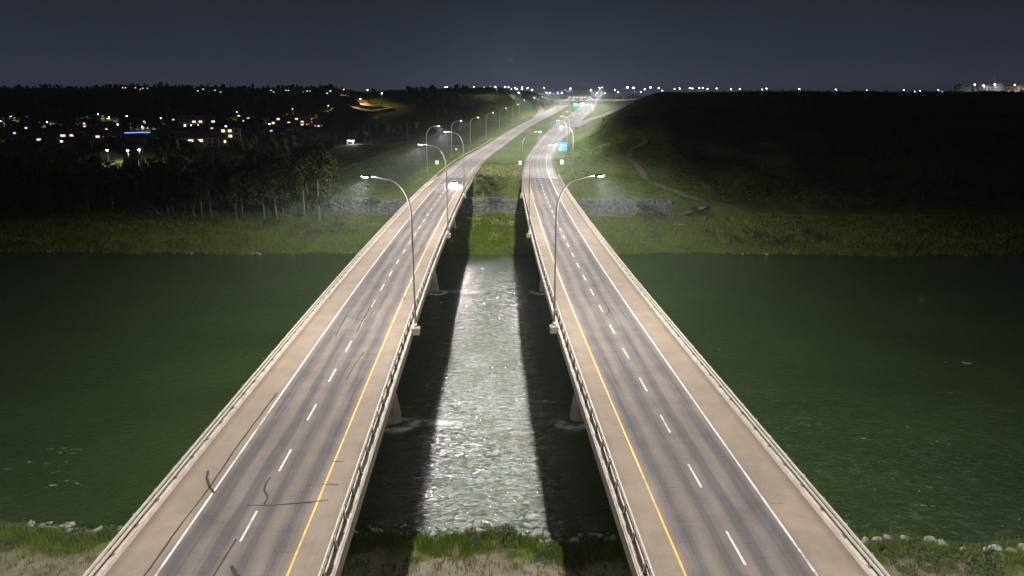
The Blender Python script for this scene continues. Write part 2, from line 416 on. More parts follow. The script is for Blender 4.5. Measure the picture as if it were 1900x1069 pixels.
glint_fleck = t.math('MULTIPLY', t.math('MULTIPLY', t.ramp(fl, [(.49, 0.0), (.62, 1.0)]), t.ramp(fl2, [(.30, .25), (.62, 1.0)])), t.attr('glint_fleck'))  # lamp glints painted as pale colour, along with some foam flecks
body = t.mix(glint_fleck, body, (.21, .228, .215))
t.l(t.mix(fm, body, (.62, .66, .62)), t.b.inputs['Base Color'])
t.l(t.math('ADD', t.math('MULTIPLY', fm, .5), .13), t.b.inputs['Roughness'])
wx = axis([(-3600, -700, 290), (-700, -60, 20), (-60, 80, .9), (80, 700, 20), (700, 3600, 290)])
wy = axis([(38, 190, .8)])
WX, WY = np.meshgrid(wx, wy); wnx, wny = len(wx), len(wy)
I = (np.arange(wny - 1)[:, None] * wnx + np.arange(wnx - 1)[None, :]).ravel()
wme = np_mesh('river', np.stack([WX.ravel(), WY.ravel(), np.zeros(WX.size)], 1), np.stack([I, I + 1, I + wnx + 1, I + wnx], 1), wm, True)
fx_, fy_ = WX.ravel(), WY.ravel(); foam = np.zeros_like(fx_)
PIER_Y = (16.0, 73.5, 130.3, 187.3)
for side in (-1, 1):
    for py_ in PIER_Y[1:3]:
        ax, ay = pos(LAT(side, 1.4), py_)
        ax2, ay2 = pos(LAT(side, 10.5), py_)
        for qx, qy in ((ax, ay), (ax2, ay2)):
            rr = np.hypot((fx_ - qx) / 1.0, (fy_ - qy) / 1.25)
            foam = np.maximum(foam, np.exp(-((rr - 2.0) / .38) ** 2) * smooth(1.5, -1.5, (fy_ - qy)))
            wk = np.exp(-((fy_ - qy + .06 * (fx_ - qx)) / (.35 + .06 * np.abs(fx_ - qx))) ** 2) * smooth(9, 1, np.abs(fx_ - qx - 1)) * (fx_ > qx)
            foam = np.maximum(foam, .55 * wk)
attr(wme, 'foam', foam)
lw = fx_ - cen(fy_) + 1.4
attr(wme, 'glint_fleck', np.clip(.04 * smooth(150, 70, fy_) + .85 * smooth(8.0, 5.2, np.abs(lw)) * smooth(165, 120, fy_) + .16 * smooth(10, 25, lw) * smooth(95, 60, fy_) * smooth(75, 40, lw), 0, 1))  # strongest over the lamplit strip between the decks, faint riffles outside it
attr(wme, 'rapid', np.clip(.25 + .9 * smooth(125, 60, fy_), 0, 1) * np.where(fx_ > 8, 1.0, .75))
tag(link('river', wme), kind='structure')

# ================================================================== roads beyond the bridges
def ribbon(name, ys, la, lb, zf, m, parent=None, u0=None, kind=None, thick=0.0, side=1):
    """sheet between lateral offsets la(y) and lb(y)"""
    A = [pos(la(y) if callable(la) else la, y) for y in ys]; B = [pos(lb(y) if callable(lb) else lb, y) for y in ys]
    Z = [zf(y) for y in ys]; n = len(ys)
    nu = 9 if u0 is not None else 2
    P = []; U = []; Vv = []
    for i in range(n):
        for k in range(nu):
            f = k / (nu - 1); P.append((A[i][0] * (1 - f) + B[i][0] * f, A[i][1] * (1 - f) + B[i][1] * f, Z[i]))
            U.append(0 if u0 is None else u0[0] * (1 - f) + u0[1] * f); Vv.append(ys[i])
    I = (np.arange(n - 1)[:, None] * nu + np.arange(nu - 1)[None, :]).ravel()
    F_ = np.stack([I, I + 1, I + nu + 1, I + nu], 1)
    if (A[0][0] > B[0][0]): F_ = F_[:, ::-1]
    me = np_mesh(name, np.array(P), F_, m)
    if u0 is not None: attr(me, 'u', U); attr(me, 'v', Vv)
    o = link(name, me, parent)
    if kind: tag(o, kind=kind)
    return o
DECK0, DECK1 = -8.0, 238.0
ROAD_Y = np.concatenate([np.arange(DECK1 + .3, 420, 4), np.arange(420, 1560, 9)])
def zr1(y): return float(zroad(y))
roads = {}
def roadside(side):
    def outer(y): # carriageway widens into the slip lanes near the interchange
        ex = 12.2 + (2.2 * smooth(300, 420, y) + 6.5 * smooth(430, 560, y) if side > 0 else 4.5 * smooth(660, 780, y))
        return LAT(side, float(ex))
    return outer
for side in (-1, 1):
    o = ribbon('highway_road', ROAD_Y, LAT(side, -.3), roadside(side), zr1, M['asph_c'], None, (-.3, 12.6), 'structure')
    roads[side] = o
    ribbon('edge_line', ROAD_Y[ROAD_Y < 900], LAT(side, 2.0 - .08), LAT(side, 2.0 + .08), lambda y: zr1(y) + .006, M['yellow_paint'], o)
    ribbon('edge_line', ROAD_Y[ROAD_Y < 900], LAT(side, 9.2 - .09), LAT(side, 9.2 + .09), lambda y: zr1(y) + .006, M['white_paint'], o)
    for y0 in np.arange(DECK1 + 5, 520, 9.0):
        ribbon('lane_dash', [y0, y0 + 3], LAT(side, 5.6 - .07), LAT(side, 5.6 + .07), lambda y: zr1(y) + .006, M['white_paint'], o)
    ya = np.arange(-150, DECK0 - .2, 6)
    ribbon('highway_approach', ya, LAT(side, -.5), LAT(side, 12.5), lambda y: 11.0, M['asph_a'], None, (-.5, 12.5), 'structure')

def ground_strip(name, pix, width, m, kind='structure', lift=.12, nsub=8, pts=None):
    """a path or ramp whose course follows the ground under the given picture points"""
    if pts is None: pts = [on_ground(*q) for q in pix]
    P = np.array(pts); T = np.linspace(0, 1, len(P)); TT = np.linspace(0, 1, len(P) * nsub)
    mx, my = spline2(T, P[:, 0]), spline2(T, P[:, 1])
    def ev(Y, m2):
        i = np.clip(np.searchsorted(T, TT) - 1, 0, len(T) - 2); h = T[1] - T[0]; a = (T[i + 1] - TT) / h; b = 1 - a
        return a * Y[i] + b * Y[i + 1] + ((a ** 3 - a) * m2[i] + (b ** 3 - b) * m2[i + 1]) * h * h / 6
    X, Y = ev(P[:, 0], mx), ev(P[:, 1], my)
    tx, ty = np.gradient(X), np.gradient(Y); L_ = np.hypot(tx, ty) + 1e-6; nx_, ny_ = -ty / L_, tx / L_
    Vs = []; U = []; W = []; s = np.concatenate([[0], np.cumsum(np.hypot(np.diff(X), np.diff(Y)))])
    for k in np.linspace(-.5, .5, 5):
        xx, yy = X + nx_ * width * k, Y + ny_ * width * k
        zz = np.maximum.reduce([terrain(xx, yy), terrain(X, Y), terrain(X + nx_ * width * .5, Y + ny_ * width * .5), terrain(X - nx_ * width * .5, Y - ny_ * width * .5)]) + lift
        Vs.append(np.stack([xx, yy, zz], 1)); U.append(np.full(len(X), 2 + 8 * (k + .5))); W.append(s)
    n = len(X); V_ = np.concatenate(Vs)
    F_ = np.array([(k * n + i, k * n + i + 1, (k + 1) * n + i + 1, (k + 1) * n + i) for k in range(4) for i in range(n - 1)])
    me = np_mesh(name, V_, F_[:, ::-1], m)
    attr(me, 'u', np.concatenate(U)); attr(me, 'v', np.concatenate(W))
    return tag(link(name, me), kind=kind)
M['trail'] = vmat('trail_dirt', (.125, .105, .065), .3, .5, .95)
ground_strip('footpath', [(1105, 404), (1190, 404), (1250, 401), (1300, 393), (1306, 381), (1270, 364), (1225, 346), (1196, 330), (1180, 308), (1168, 290), (1180, 274), (1197, 262), (1185, 245), (1163, 232)], 2.6, M['trail'], lift=.2)
ground_strip('footpath', [(862, 405), (900, 407), (950, 406), (990, 405)], 1.6, M['trail'], lift=.15)
# slip roads of the interchange
pl = lambda lat, y: pos(lat, y)
ground_strip('ramp_road', None, 7.5, M['asph_c'], lift=.3, pts=[pl(-20, 700), pl(-26, 775), pl(-36, 850), pl(-54, 925), pl(-80, 1000), pl(-112, 1070), pl(-150, 1130)])
ground_strip('ramp_road', None, 7.5, M['asph_c'], lift=.3, pts=[pl(27, 560), pl(34, 660), pl(44, 740), pl(62, 830), pl(92, 930), pl(140, 1010)])
# hairpin road climbing the valley side
M['lane_asph'] = vmat('old_lane_asphalt', (.25, .22, .19), .2, .4, .9)
ground_strip('hillside_road', [(520, 177), (575, 178), (615, 180), (640, 185), (668, 192), (698, 199), (722, 202), (700, 207), (663, 211), (625, 214), (592, 216)], 9, M['lane_asph'], lift=.6)
ground_strip('farm_track', [(655, 266), (690, 270), (730, 268), (770, 262)], 6, M['trail'], lift=.25)

# ================================================================== the two bridges
BY = np.concatenate([np.arange(DECK0, DECK1, 3.0), [DECK1]])
def sweep(name, side, prof, m, parent, ys=BY, z0=11.0):
    """closed cross-section prof [(u, z)] swept along the bridge"""
    n = len(prof); P = []
    for y in ys:
        for u, z in prof:
            x_, y_ = pos(LAT(side, u), y); P.append((x_, y_, z0 + z))
    F_ = []
    for i in range(len(ys) - 1):
        for k in range(n):
            a, b = i * n + k, i * n + (k + 1) % n; F_.append((a, b, b + n, a + n))
    mb = MB(); mb.add(P, F_ + [tuple(range(n - 1, -1, -1)), tuple((len(ys) - 1) * n + k for k in range(n))])
    o = mb.build(name, m, parent)
    o.data.validate()
    return o
post_mb = MB()
post_mb.prism([(-.10, 0), (.16, 0), (.10, .30), (.03, .62), (.03, .86), (-.06, .86), (-.06, .30)], .13)
post_mb.box(0.02, 0, .012, .36, .30, .024)
post_me = post_mb.mesh('post', M['post'])
def make_bridge(side):
    if side < 0: lab = 'long concrete highway bridge with black tar-sealed cracks, carrying the car with lit headlights'
    else: lab = 'long concrete highway bridge leading towards the blue place-name sign'
    b = empty('highway_bridge', (*pos(LAT(side, 6), 100), 0), 0, lab, 'bridge')
    inv = b.matrix_basis.inverted()
    kids = []
    kids.append(sweep('deck_slab', side, [(-.62, -.32), (12.62, -.32), (12.62, -.02), (-.62, -.02)], M['concrete'], None))
    o = ribbon('asphalt_surface', BY, LAT(side, 0.0), LAT(side, 12.0), lambda y: 11.0, M['asph_a' if side < 0 else 'asph_b'], None, (0, 12.0)); kids.append(o)
    for u0, s in ((0, -1), (12.0, 1)):
        prof = [(u0, -.019), (u0 + .05 * s, .26), (u0 + .55 * s, .28), (u0 + .61 * s, .24), (u0 + .61 * s, -.019)]
        kids.append(sweep('kerb', side, prof if s > 0 else prof[::-1], M['concrete'], None))
        kids.append(sweep('fascia', side, [(u0 + .625 * s, -.75), (u0 + .68 * s, -.75), (u0 + .68 * s, .20), (u0 + .625 * s, .20)], M['concrete'], None))
        ur = u0 + .28 * s
        for zr_, hh_ in ((.62, .13), (.98, .15)):
            uo = ur - .13 * s
            kids.append(sweep('rail', side, [(uo - .055, zr_), (uo + .055, zr_), (uo + .055, zr_ + hh_), (uo - .055, zr_ + hh_)], M['galv'], None))
        for y in np.arange(DECK0 + 1, DECK1 - .5, 2.75):
            x_, y_ = pos(LAT(side, ur), y)
            sl = float(cen(y + 1) - cen(y - 1)) / 2
            rz = -math.atan(sl) + (0 if (s > 0) == (side > 0) else math.pi)
            kids.append(link('post', post_me, None, (x_, y_, 11.275), (0, 0, rz), (1, 1, 1)))
    for u in (1.4, 4.45, 7.55, 10.6):
        kids.append(sweep('girder', side, [(u - .45, -2.1), (u + .45, -2.1), (u + .45, -1.85), (u + .12, -1.7), (u + .12, -.6), (u + .5, -.45), (u + .5, -.325), (u - .5, -.325), (u - .5, -.45), (u - .12, -.6), (u - .12, -1.7), (u - .45, -1.85)], M['girder'], None))
    for y in PIER_Y:
        g = min(tz(*pos(LAT(side, 0), y)), tz(*pos(LAT(side, 12), y)), .5) - .8 if y < 180 else tz(*pos(LAT(side, 6), y)) - 1.0
        sl = float(cen(y + 1) - cen(y - 1)) / 2; cx, cy_ = pos(LAT(side, 6), y)
        mb = MB(); nseg = 14                                # flared wall pier with rounded noses
        zs = [g, 1.2, 4.5, 7.4, 8.1]; hw = [5.15, 4.95, 4.35, 3.8, 3.8]; th = [.95, .9, .85, .8, .8]
        ring = []
        for z_, w_, t_ in zip(zs, hw, th):
            for k in range(nseg * 2):
                a = math.pi * (k - .5 * 1) / (nseg) ; cxx = math.cos(a); sgn = 1 if cxx >= 0 else -1
                ring.append((sgn * (w_ - t_) + t_ * cxx, t_ * math.sin(a), z_))
        n = nseg * 2
        mb.add(ring, [(i * n + k, i * n + (k + 1) % n, (i + 1) * n + (k + 1) % n, (i + 1) * n + k) for i in range(len(zs) - 1) for k in range(n)] + [tuple((len(zs) - 1) * n + k for k in range(n))])
        kids.append(mb.build('pier', M['pier'], None, True, loc=(cx, cy_, 0), rot=(0, 0, -math.atan(sl))))
        mb = MB(); mb.box(0, 0, 8.45, 11.0, 1.7, .9)
        kids.append(mb.build('pier_cap', M['pier'], None, loc=(cx, cy_, 0), rot=(0, 0, -math.atan(sl))))
    mb = MB(); mb.box(0, 0, 7.4, 13.2, 1.4, 6.6)
    cx, cy_ = pos(LAT(side, 6), DECK1 + 1.1); kids.append(mb.build('abutment', M['concrete'], None, loc=(cx, cy_, 0)))
    cx, cy_ = pos(LAT(side, 6), DECK0 - .9); kids.append(mb.build('abutment', M['concrete'], None, loc=(cx, cy_, 0)))
    kids.append(ribbon('expansion_joint', [DECK1 - .7, DECK1 - .2], LAT(side, .05), LAT(side, 11.95), lambda y: 11.008, M['joint']))
    for yj in (130.3 - 2,):
        kids.append(ribbon('expansion_joint', [yj, yj + .14], LAT(side, .05), LAT(side, 11.95), lambda y: 11.008, M['joint_dark']))
    zz = lambda y: 11.006
    kids.append(ribbon('edge_line', BY, LAT(side, 1.935), LAT(side, 2.065), zz, M['yellow_paint']))
    kids.append(ribbon('edge_line', BY, LAT(side, 9.13), LAT(side, 9.27), zz, M['white_paint']))
    for k in range(31):
        y0 = (32.3 if side > 0 else 35.6) + 7.95 * (k - 5)
        if y0 + 3.2 < DECK1 - 1 and y0 > DECK0: kids.append(ribbon('lane_dash', [y0, y0 + 3.1], LAT(side, 5.535), LAT(side, 5.665), zz, M['white_paint']))
    for ch in kids: ch.parent = b; ch.matrix_parent_inverse = inv
    return b
bridges = {s: make_bridge(s) for s in (-1, 1)}

def tar(side, pts, w=.09):
    """poured tar line on the deck through (u, y) points"""
    P = [pos(LAT(side, u), y) for u, y in pts]; pts3 = []
    L_ = []; Rr = []
    for i, p_ in enumerate(P):
        a, b = P[max(i - 1, 0)], P[min(i + 1, len(P) - 1)]
        dx, dy = b[0] - a[0], b[1] - a[1]; l_ = math.hypot(dx, dy) or 1
        ww = w * random.uniform(.7, 1.25) * .5
        L_.append((p_[0] - dy / l_ * ww, p_[1] + dx / l_ * ww, 11.011)); Rr.append((p_[0] + dy / l_ * ww, p_[1] - dx / l_ * ww, 11.011))
    n = len(P); mb = MB(); mb.add(L_ + Rr, [(i, n + i, n + i + 1, i + 1) for i in range(n - 1)])
    o = mb.build('tar_seam', M['tar']); o.parent = bridges[side]; o.matrix_parent_inverse = bridges[side].matrix_basis.inverted()
def pix_u(side, px, py):
    x, y = at_z(px, py, 11.0); s = float(cen(y + 1) - cen(y - 1)) / 2
    lat = (x - float(cen(y))) * math.hypot(1, s)
    return (L_IN - lat if side < 0 else lat - R_IN), y
def tar_px(side, pix, w=.10):
    q = [pix_u(side, *a) for a in pix]; out = []
    for a, b in zip(q[:-1], q[1:]):
        for k in range(4): out.append((a[0] + (b[0] - a[0]) * k / 4 + random.uniform(-.02, .02), a[1] + (b[1] - a[1]) * k / 4))
    tar(side, out + [q[-1]], w)
tar_px(-1, [(268, 1069), (300, 1026), (340, 968), (398, 893), (440, 830), (475, 782), (520, 722)], .13)
tar_px(-1, [(396, 862), (393, 875), (397, 890), (407, 903)], .16)
tar_px(-1, [(397, 1069), (420, 1030), (446, 988)], .13)
tar_px(-1, [(438, 1036), (444, 1050), (456, 1063), (475, 1066), (550, 1067)], .22)
tar_px(-1, [(465, 927), (510, 928), (560, 925), (612, 921)], .12)
tar_px(-1, [(497, 926), (503, 912), (496, 900), (501, 885), (508, 876)], .13)
tar_px(-1, [(601, 892), (616, 892), (632, 893)], .10)
tar_px(-1, [(618, 851), (630, 850), (640, 850)], .10)
tar_px(-1, [(625, 620), (640, 592), (646, 583), (662, 589), (672, 592), (688, 594)], .12)
tar_px(-1, [(664, 612), (676, 590), (690, 565), (695, 556)], .14)
tar_px(-1, [(646, 700), (662, 672), (677, 650)], .10)
tar_px(-1, [(748, 556), (751, 552), (749, 549)], .14)
for k in range(26):
    y0 = random.uniform(36, 120); u0 = random.choice((2.3, 3.2, 5.0, 6.1, 7.2)); w_ = random.uniform(.5, 1.6)
    tar(-1, [(u0 + w_ * q_ / 4, y0 + random.uniform(-.05, .05)) for q_ in range(5)], .035)
for k in range(9):
    y0 = random.uniform(36, 100); u0 = random.choice((9.0, 9.4, 1.2)); w_ = random.uniform(.5, 1.1)
    tar(1, [(u0 + w_ * q_ / 4, y0 + random.uniform(-.05, .05)) for q_ in range(5)], .04)
tar_px(1, [(1126, 588), (1131, 580), (1129, 574)], .14)

# ================================================================== street lamps
lamp_light_cache = {}
TAIL = {'road': (.11, .50), 'verge': (.02, .55), 'shield': (.10, .60), 'round': (.05, .5), 'narrow': (.25, .62)}   # cut-off of the beam towards the horizon
def lamp_light(color, power, kind):
    """luminaire with a roadway distribution: long throw along the road, shielded behind the pole"""
    key = (color, power, kind)
    if key in lamp_light_cache: return lamp_light_cache[key]
    L_ = bpy.data.lights.new('street_lamp_light', 'POINT'); L_.energy = power; L_.color = color; L_.shadow_soft_size = .22
    L_.use_nodes = True; nt = L_.node_tree; nd = nt.nodes; lk = nt.links
    em = [n for n in nd if n.type == 'EMISSION'][0]
    geo = nd.new('ShaderNodeNewGeometry'); vt = nd.new('ShaderNodeVectorTransform')
    vt.vector_type = 'VECTOR'; vt.convert_from = 'WORLD'; vt.convert_to = 'OBJECT'
    lk.new(geo.outputs['Incoming'], vt.inputs[0])
    sp = nd.new('ShaderNodeSeparateXYZ'); lk.new(vt.outputs[0], sp.inputs[0])
    def mth(op, a, b=None):
        x = nd.new('ShaderNodeMath'); x.operation = op
        for i, v in enumerate((a, b)):
            if v is None: continue
            if hasattr(v, 'links'): lk.new(v, x.inputs[i])
            else: x.inputs[i].default_value = v
        return x.outputs[0]
    def sst(a, b, v):
        x = nd.new('ShaderNodeMapRange'); x.interpolation_type = 'SMOOTHSTEP'
        x.inputs['From Min'].default_value = a; x.inputs['From Max'].default_value = b; lk.new(v, x.inputs['Value']); return x.outputs[0]
    dz = mth('MAXIMUM', mth('MULTIPLY', sp.outputs[2], -1.0), .02)
    beam = mth('MULTIPLY', mth('POWER', dz, -1.7), sst(*TAIL[kind], dz))
    if kind == 'road':
        back = mth('DIVIDE', sp.outputs[0], dz)
        beam = mth('MULTIPLY', beam, mth('MAXIMUM', sst(-.70, -.30, back), .075))
        beam = mth('MULTIPLY', beam, mth('SUBTRACT', 1.0, mth('MULTIPLY', sst(.50, .95, sp.outputs[0]), .62)))
    if kind == 'verge':
        back = mth('DIVIDE', sp.outputs[0], dz)
        beam = mth('MULTIPLY', beam, mth('MAXIMUM', sst(-3.6, .1, back), .16))
    if kind == 'shield':
        back = mth('DIVIDE', sp.outputs[0], dz)
        beam = mth('MULTIPLY', beam, mth('MAXIMUM', sst(-1.1, .0, back), .05))
    spill = {'verge': .26, 'road': .09, 'shield': .10}.get(kind, 0.0)      # glow of the drop lens out to the sides
    if spill: beam = mth('ADD', beam, spill)
    lk.new(beam, em.inputs['Strength'])
    lamp_light_cache[key] = L_
    return L_

def lamp_meshes(H=17.0, reach=4.2, rise=4.3, scale=1.0):
    pts = [(0, 0, z) for z in (0, H * .35, H - rise)]
    for k in range(1, 9):
        a = math.pi / 2 * k / 8; pts.append((reach * .62 * (1 - math.cos(a)), 0, H - rise + rise * .93 * math.sin(a)))
    pts.append((reach * .85, 0, H - .08)); pts.append((reach, 0, H))
    n = len(pts); pole = MB(); pole.tube(pts, [.112 - .062 * i / (n - 1) for i in range(n)], 10)
    pole.box(0, 0, .25, .42, .42, .5, taper=.8)
    head = MB()
    head.prism([(reach - .15, H - .07), (reach + .55, H - .09), (reach + .85, H - .04), (reach + .80, H + .07), (reach + .35, H + .14), (reach - .15, H + .07)], .36)
    lens = MB()
    lens.prism([(reach + .20, H - .095), (reach + .30, H - .17), (reach + .70, H - .15), (reach + .90, H - .05), (reach + .87, H + .02), (reach + .82, H - .085)], .28)
    return pole.mesh('pole', M['pole'], True), head.mesh('luminaire', M['dark']), lens
PM, HM, lens_mb = lamp_meshes(); LM = lens_mb.mesh('lens', M['lens'])
ped = MB(); ped.box(0, 0, -.35, .95, 1.0, .75); ped.box(0, 0, .06, .75, .75, .08)
PED = ped.mesh('pedestal', M['concrete'])
def street_lamp(x, y, z, rz, label, group, pedestal=False, light=True, power=None, kind='verge'):
    o = empty('street_lamp', (x, y, z), rz, label, 'street lamp', group)
    link('pole', PM, o); h = link('luminaire', HM, o); link('lens', LM, h)
    if pedestal: link('pedestal', PED, o)
    if light:
        l_ = bpy.data.objects.new('lamp_light', lamp_light(LED, power or LAMP_W, 'road' if pedestal else kind)); col.objects.link(l_)
        l_.parent = o; l_.location = (4.2 + .5, 0, 17.0 - .42)
    return o
def heading(y): return -math.atan(float(cen(y + 1) - cen(y - 1)) / 2)
for side in (-1, 1):
    for i, y in enumerate((6.0,) + PIER_Y[1:]):  # first of each row is added out of frame to light the near deck
        x_, y_ = pos(LAT(side, -1.05), y)
        nm = 'bridge carrying the lit car' if side < 0 else 'bridge leading to the blue sign'
        lab = f'{["added unseen lamp lighting the near approach", "curved lamp above the pier by the rapids", "curved lamp above mid river", "curved lamp above the grassy far bank"][i]} on the {nm}'
        street_lamp(x_, y_, 11.45, heading(y) + (math.pi if side < 0 else 0), lab, 'street lamps along the inner bridge kerbs', True)
for i, y in enumerate((258, 330, 396, 462, 528, 596, 664, 732, 800, 868, 936, 1004, 1180)):
    lat = LAT(-1, 12) - 6.2 - (4 if y > 600 else 0); x_, y_ = pos(lat, y)
    street_lamp(x_, y_, tz(x_, y_) - .1, heading(y), 'curved street lamp on the grass verge beside the oncoming carriageway', 'street lamps on the verge of the oncoming carriageway', power=LAMP_W * (.60 if y < 700 else 1.1), kind='shield')
for i, y in enumerate((258, 333, 402, 470, 540, 612, 690, 770, 860, 940, 1020, 1190)):
    lat = LAT(1, 12) + 6.4 + (2.2 * smooth(300, 420, y) + 6.5 * smooth(430, 560, y)); x_, y_ = pos(float(lat), y)
    street_lamp(x_, y_, tz(x_, y_) - .1, heading(y) + math.pi, 'curved street lamp on the hillside verge of the outbound carriageway', 'street lamps on the hillside verge', power=LAMP_W * (.72 if y < 700 else 1.2))

# plateau lamps on the skyline
FP, FH = MB(), MB()
FP.tube([(0, 0, 0), (0, 0, 6), (0, 0, 11.2), (.3, 0, 11.8), (1.2, 0, 12)], [.15, .13, .10, .09, .08], 6)
FH.box(1.5, 0, 11.95, 1.15, .8, .46, taper=.8)
FPM, FHM = FP.mesh('pole', M['pole']), FH.mesh('luminaire', M['lens_far'])
FHS = FH.mesh('luminaire', M['lens_sodium'])
SKY_LAMPS = [(782, 162), (827, 162), (831, 161), (878, 161), (893.5, 162), (896.5, 161.5), (908, 161), (918, 161), (922, 161), (940, 161), (945, 162), (950, 165), (957, 163), (961, 165), (966, 165), (971, 162), (978, 163), (985, 166.5), (965, 171.5), (980, 171.5), (1008, 163), (1016, 171.6), (1022, 172), (1036, 173), (1044, 172), (1050, 173), (1057, 164.5), (1060, 164.5), (1111, 163), (1116, 162), (1098, 166.5), (1106, 171.6), (1121, 173), (1143, 166.5), (1149, 171), (1161, 162), (1178, 162.5), (1187, 170.4), (1193.5, 165.5), (1210, 162), (1220, 163), (1227, 168), (1250, 165), (1263, 164), (1282, 163), (1287, 164), (1296, 163), (1302, 163), (1311, 165), (1332, 164), (1358, 165), (1370.5, 165), (1377, 172), (1416, 166), (1424, 164), (1455.5, 171), (1485, 165), (1502, 171), (1553, 166), (1610, 167), (1675, 167), (1699, 170), (1705.5, 168), (1739.6, 167), (1747, 170)]
for i, (px, py) in enumerate(SKY_LAMPS):
    d = ray(px, py); best = None
    for tt in np.geomspace(600, 2600, 300):
        x_, y_, z_ = d[0] * tt, d[1] * tt, CAM_Z + d[2] * tt; g = tz(x_, y_); h = z_ - g
        if best is None or abs(h - 12) < abs(best[3] - 12): best = (x_, y_, g, h)
    x_, y_, g, h = best; k = max(.5, min(h / 12, 1.8))
    o = empty('street_lamp', (x_, y_, g - .1), random.choice((0, math.pi)), 'tall street lamp with a glowing white head on the far plateau', 'street lamp', 'street lamps on the far plateau')
    link('pole', FPM, o, sc=(1, 1, k)); link('luminaire', FHM, o, loc=(0, 0, 12 * k - 12))
    if i % 2 == 0:
        l_ = bpy.data.objects.new('lamp_light', lamp_light(FARLED, 22000.0 if 985 < px < 1160 else 3000.0, 'round')); col.objects.link(l_); l_.parent = o; l_.location = (1.5, 0, 12 * k - .5)
for (px, py) in [(638, 174.6), (683, 182), (708, 188.5), (668, 199), (608, 203.7), (543, 207.7), (440, 213)]:
    x_, y_ = on_ground(px, py + 10); g = tz(x_, y_)
    o = empty('street_lamp', (x_, y_, g), random.uniform(0, 6), 'warm glowing street lamp beside the hairpin hillside road', 'street lamp', 'warm lamps along the hairpin road')
    link('pole', FPM, o); link('luminaire', FHS, o)
    l_ = bpy.data.objects.new('lamp_light', lamp_light(SODIUM, 4200.0, 'narrow')); col.objects.link(l_); l_.parent = o; l_.location = (1.5, 0, 11.4)

# ================================================================== road furniture
def label_obj(o, label, cat, group=None): return tag(o, label, cat, group)

# guard rails beyond the bridge ends
gp = MB(); gp.box(0, 0, .35, .14, .18, .9); GPM = gp.mesh('post', M['wood'])
def guard_rail(side, u, y0, y1, label):
    o = empty('guard_rail', (*pos(LAT(side, u), y0), 0), 0, label, 'guard rail'); inv = o.matrix_basis.inverted()
    ys = np.arange(y0, y1, 3.8); kids = []
    P = []; prof = [(0, .48), (.05, .53), (.0, .60), (.0, .66), (.05, .73), (0, .78), (-.03, .63)]
    mb = MB(); n = len(prof)
    for y in ys:
        f = min(1, (y - y0) / 6, (ys[-1] - y) / 8 + .02)
        for a, z in prof:
            x_, y_ = pos(LAT(side, u + a - .0), y); P.append((x_, y_, zr1(y) + z * (.25 + .75 * f)))
    mb.add(P, [(i * n + k, i * n + (k + 1) % n, (i + 1) * n + (k + 1) % n, (i + 1) * n + k) for i in range(len(ys) - 1) for k in range(n)])
    kids.append(mb.build('beam', M['galv']))
    for y in ys[1:-1]:
        x_, y_ = pos(LAT(side, u + .14), y); kids.append(link('post', GPM, None, (x_, y_, zr1(y) - .1)))
    for k in kids: k.parent = o; k.matrix_parent_inverse = inv
guard_rail(-1, 12.75, 238.6, 470, 'long steel guard rail along the outer edge of the oncoming carriageway')
guard_rail(1, 12.75, 238.6, 330, 'steel guard rail curving past the blue place-name sign')
guard_rail(-1, -.75, 238.6, 276, 'short steel guard rail between the oncoming carriageway and the dry median grass')

# wire fence across the top of the median slope
f_o = empty('wire_fence', (*pos(-1.4, 245), 0), 0, 'low post and wire fence across the top of the grassy median slope', 'fence'); inv = f_o.matrix_basis.inverted()
fpm = MB().box(0, 0, .7, .12, .12, 1.8).mesh('fence_post', M['wood']); wires = {.5: MB(), 1.0: MB(), 1.4: MB()}
lats = np.linspace(L_IN + 1.2, R_IN - 1.0, 8); prev = None
for la in lats:
    x_, y_ = pos(float(la), 242.5); g = tz(x_, y_)
    k = link('fence_post', fpm, f_o, (x_, y_, g)); k.matrix_parent_inverse = inv
    if prev is not None:
        for h in wires: wires[h].tube([(prev[0], prev[1], prev[2] + h), (x_, y_, g + h)], .025, 4)
    prev = (x_, y_, g)
for h, mb in wires.items():
    k = mb.build('wire', M['galv'], f_o); k.matrix_parent_inverse = inv

# signs
M['sign_blue'] = vmat('sign_blue', (.03, .24, .50), .08, 1, .4)
M['sign_teal'] = vmat('sign_teal', (.02, .40, .42), .08, 1, .4)
M['sign_white'] = vmat('sign_white', (.55, .57, .55), .06, 1, .4)
M['sign_green'] = vmat('sign_green', (.01, .23, .16), .1, 1, .4)
M['sign_orange'] = vmat('sign_orange', (.75, .24, .06), .1, 1, .4)
M['sign_yellow'] = vmat('sign_yellow', (.85, .55, .20), .1, 1, .4)
M['ink'] = mat('sign_ink', (.03, .03, .035), .6)
def text_mesh(name, body, size, m):
    cu = bpy.data.curves.new(name, 'FONT'); cu.body = body; cu.size = size; cu.align_x = 'CENTER'; cu.align_y = 'CENTER'; cu.extrude = .012; cu.offset = size * .02
    tmp = bpy.data.objects.new(name, cu); col.objects.link(tmp)
    dg = bpy.context.evaluated_depsgraph_get(); me = bpy.data.meshes.new_from_object(tmp.evaluated_get(dg))
    bpy.data.objects.remove(tmp); me.materials.clear(); me.materials.append(m); return me
x_, y_ = pos(24.6, 341); g = tz(x_, y_)
s = empty('place_sign', (x_, y_, g), .08, 'large blue and teal place-name sign with white lettering on posts beside the road', 'road sign')
for dx in (-1.5, 0, 1.5): MB().box(dx, .08, 2.9, .16, .16, 6.4).build('post', M['wood'], s)
pnl = MB().box(0, 0, 5.05, 4.4, .06, 2.7).build('panel', M['sign_blue'], s)
link('lettering', text_mesh('lettering', 'Calgary', 1.25, M['sign_white']), pnl, (0, -.045, 5.0), (math.pi / 2, 0, 0))
pn2 = MB().box(0, 0, 2.95, 4.4, .06, 1.44).build('panel', M['sign_teal'], s)
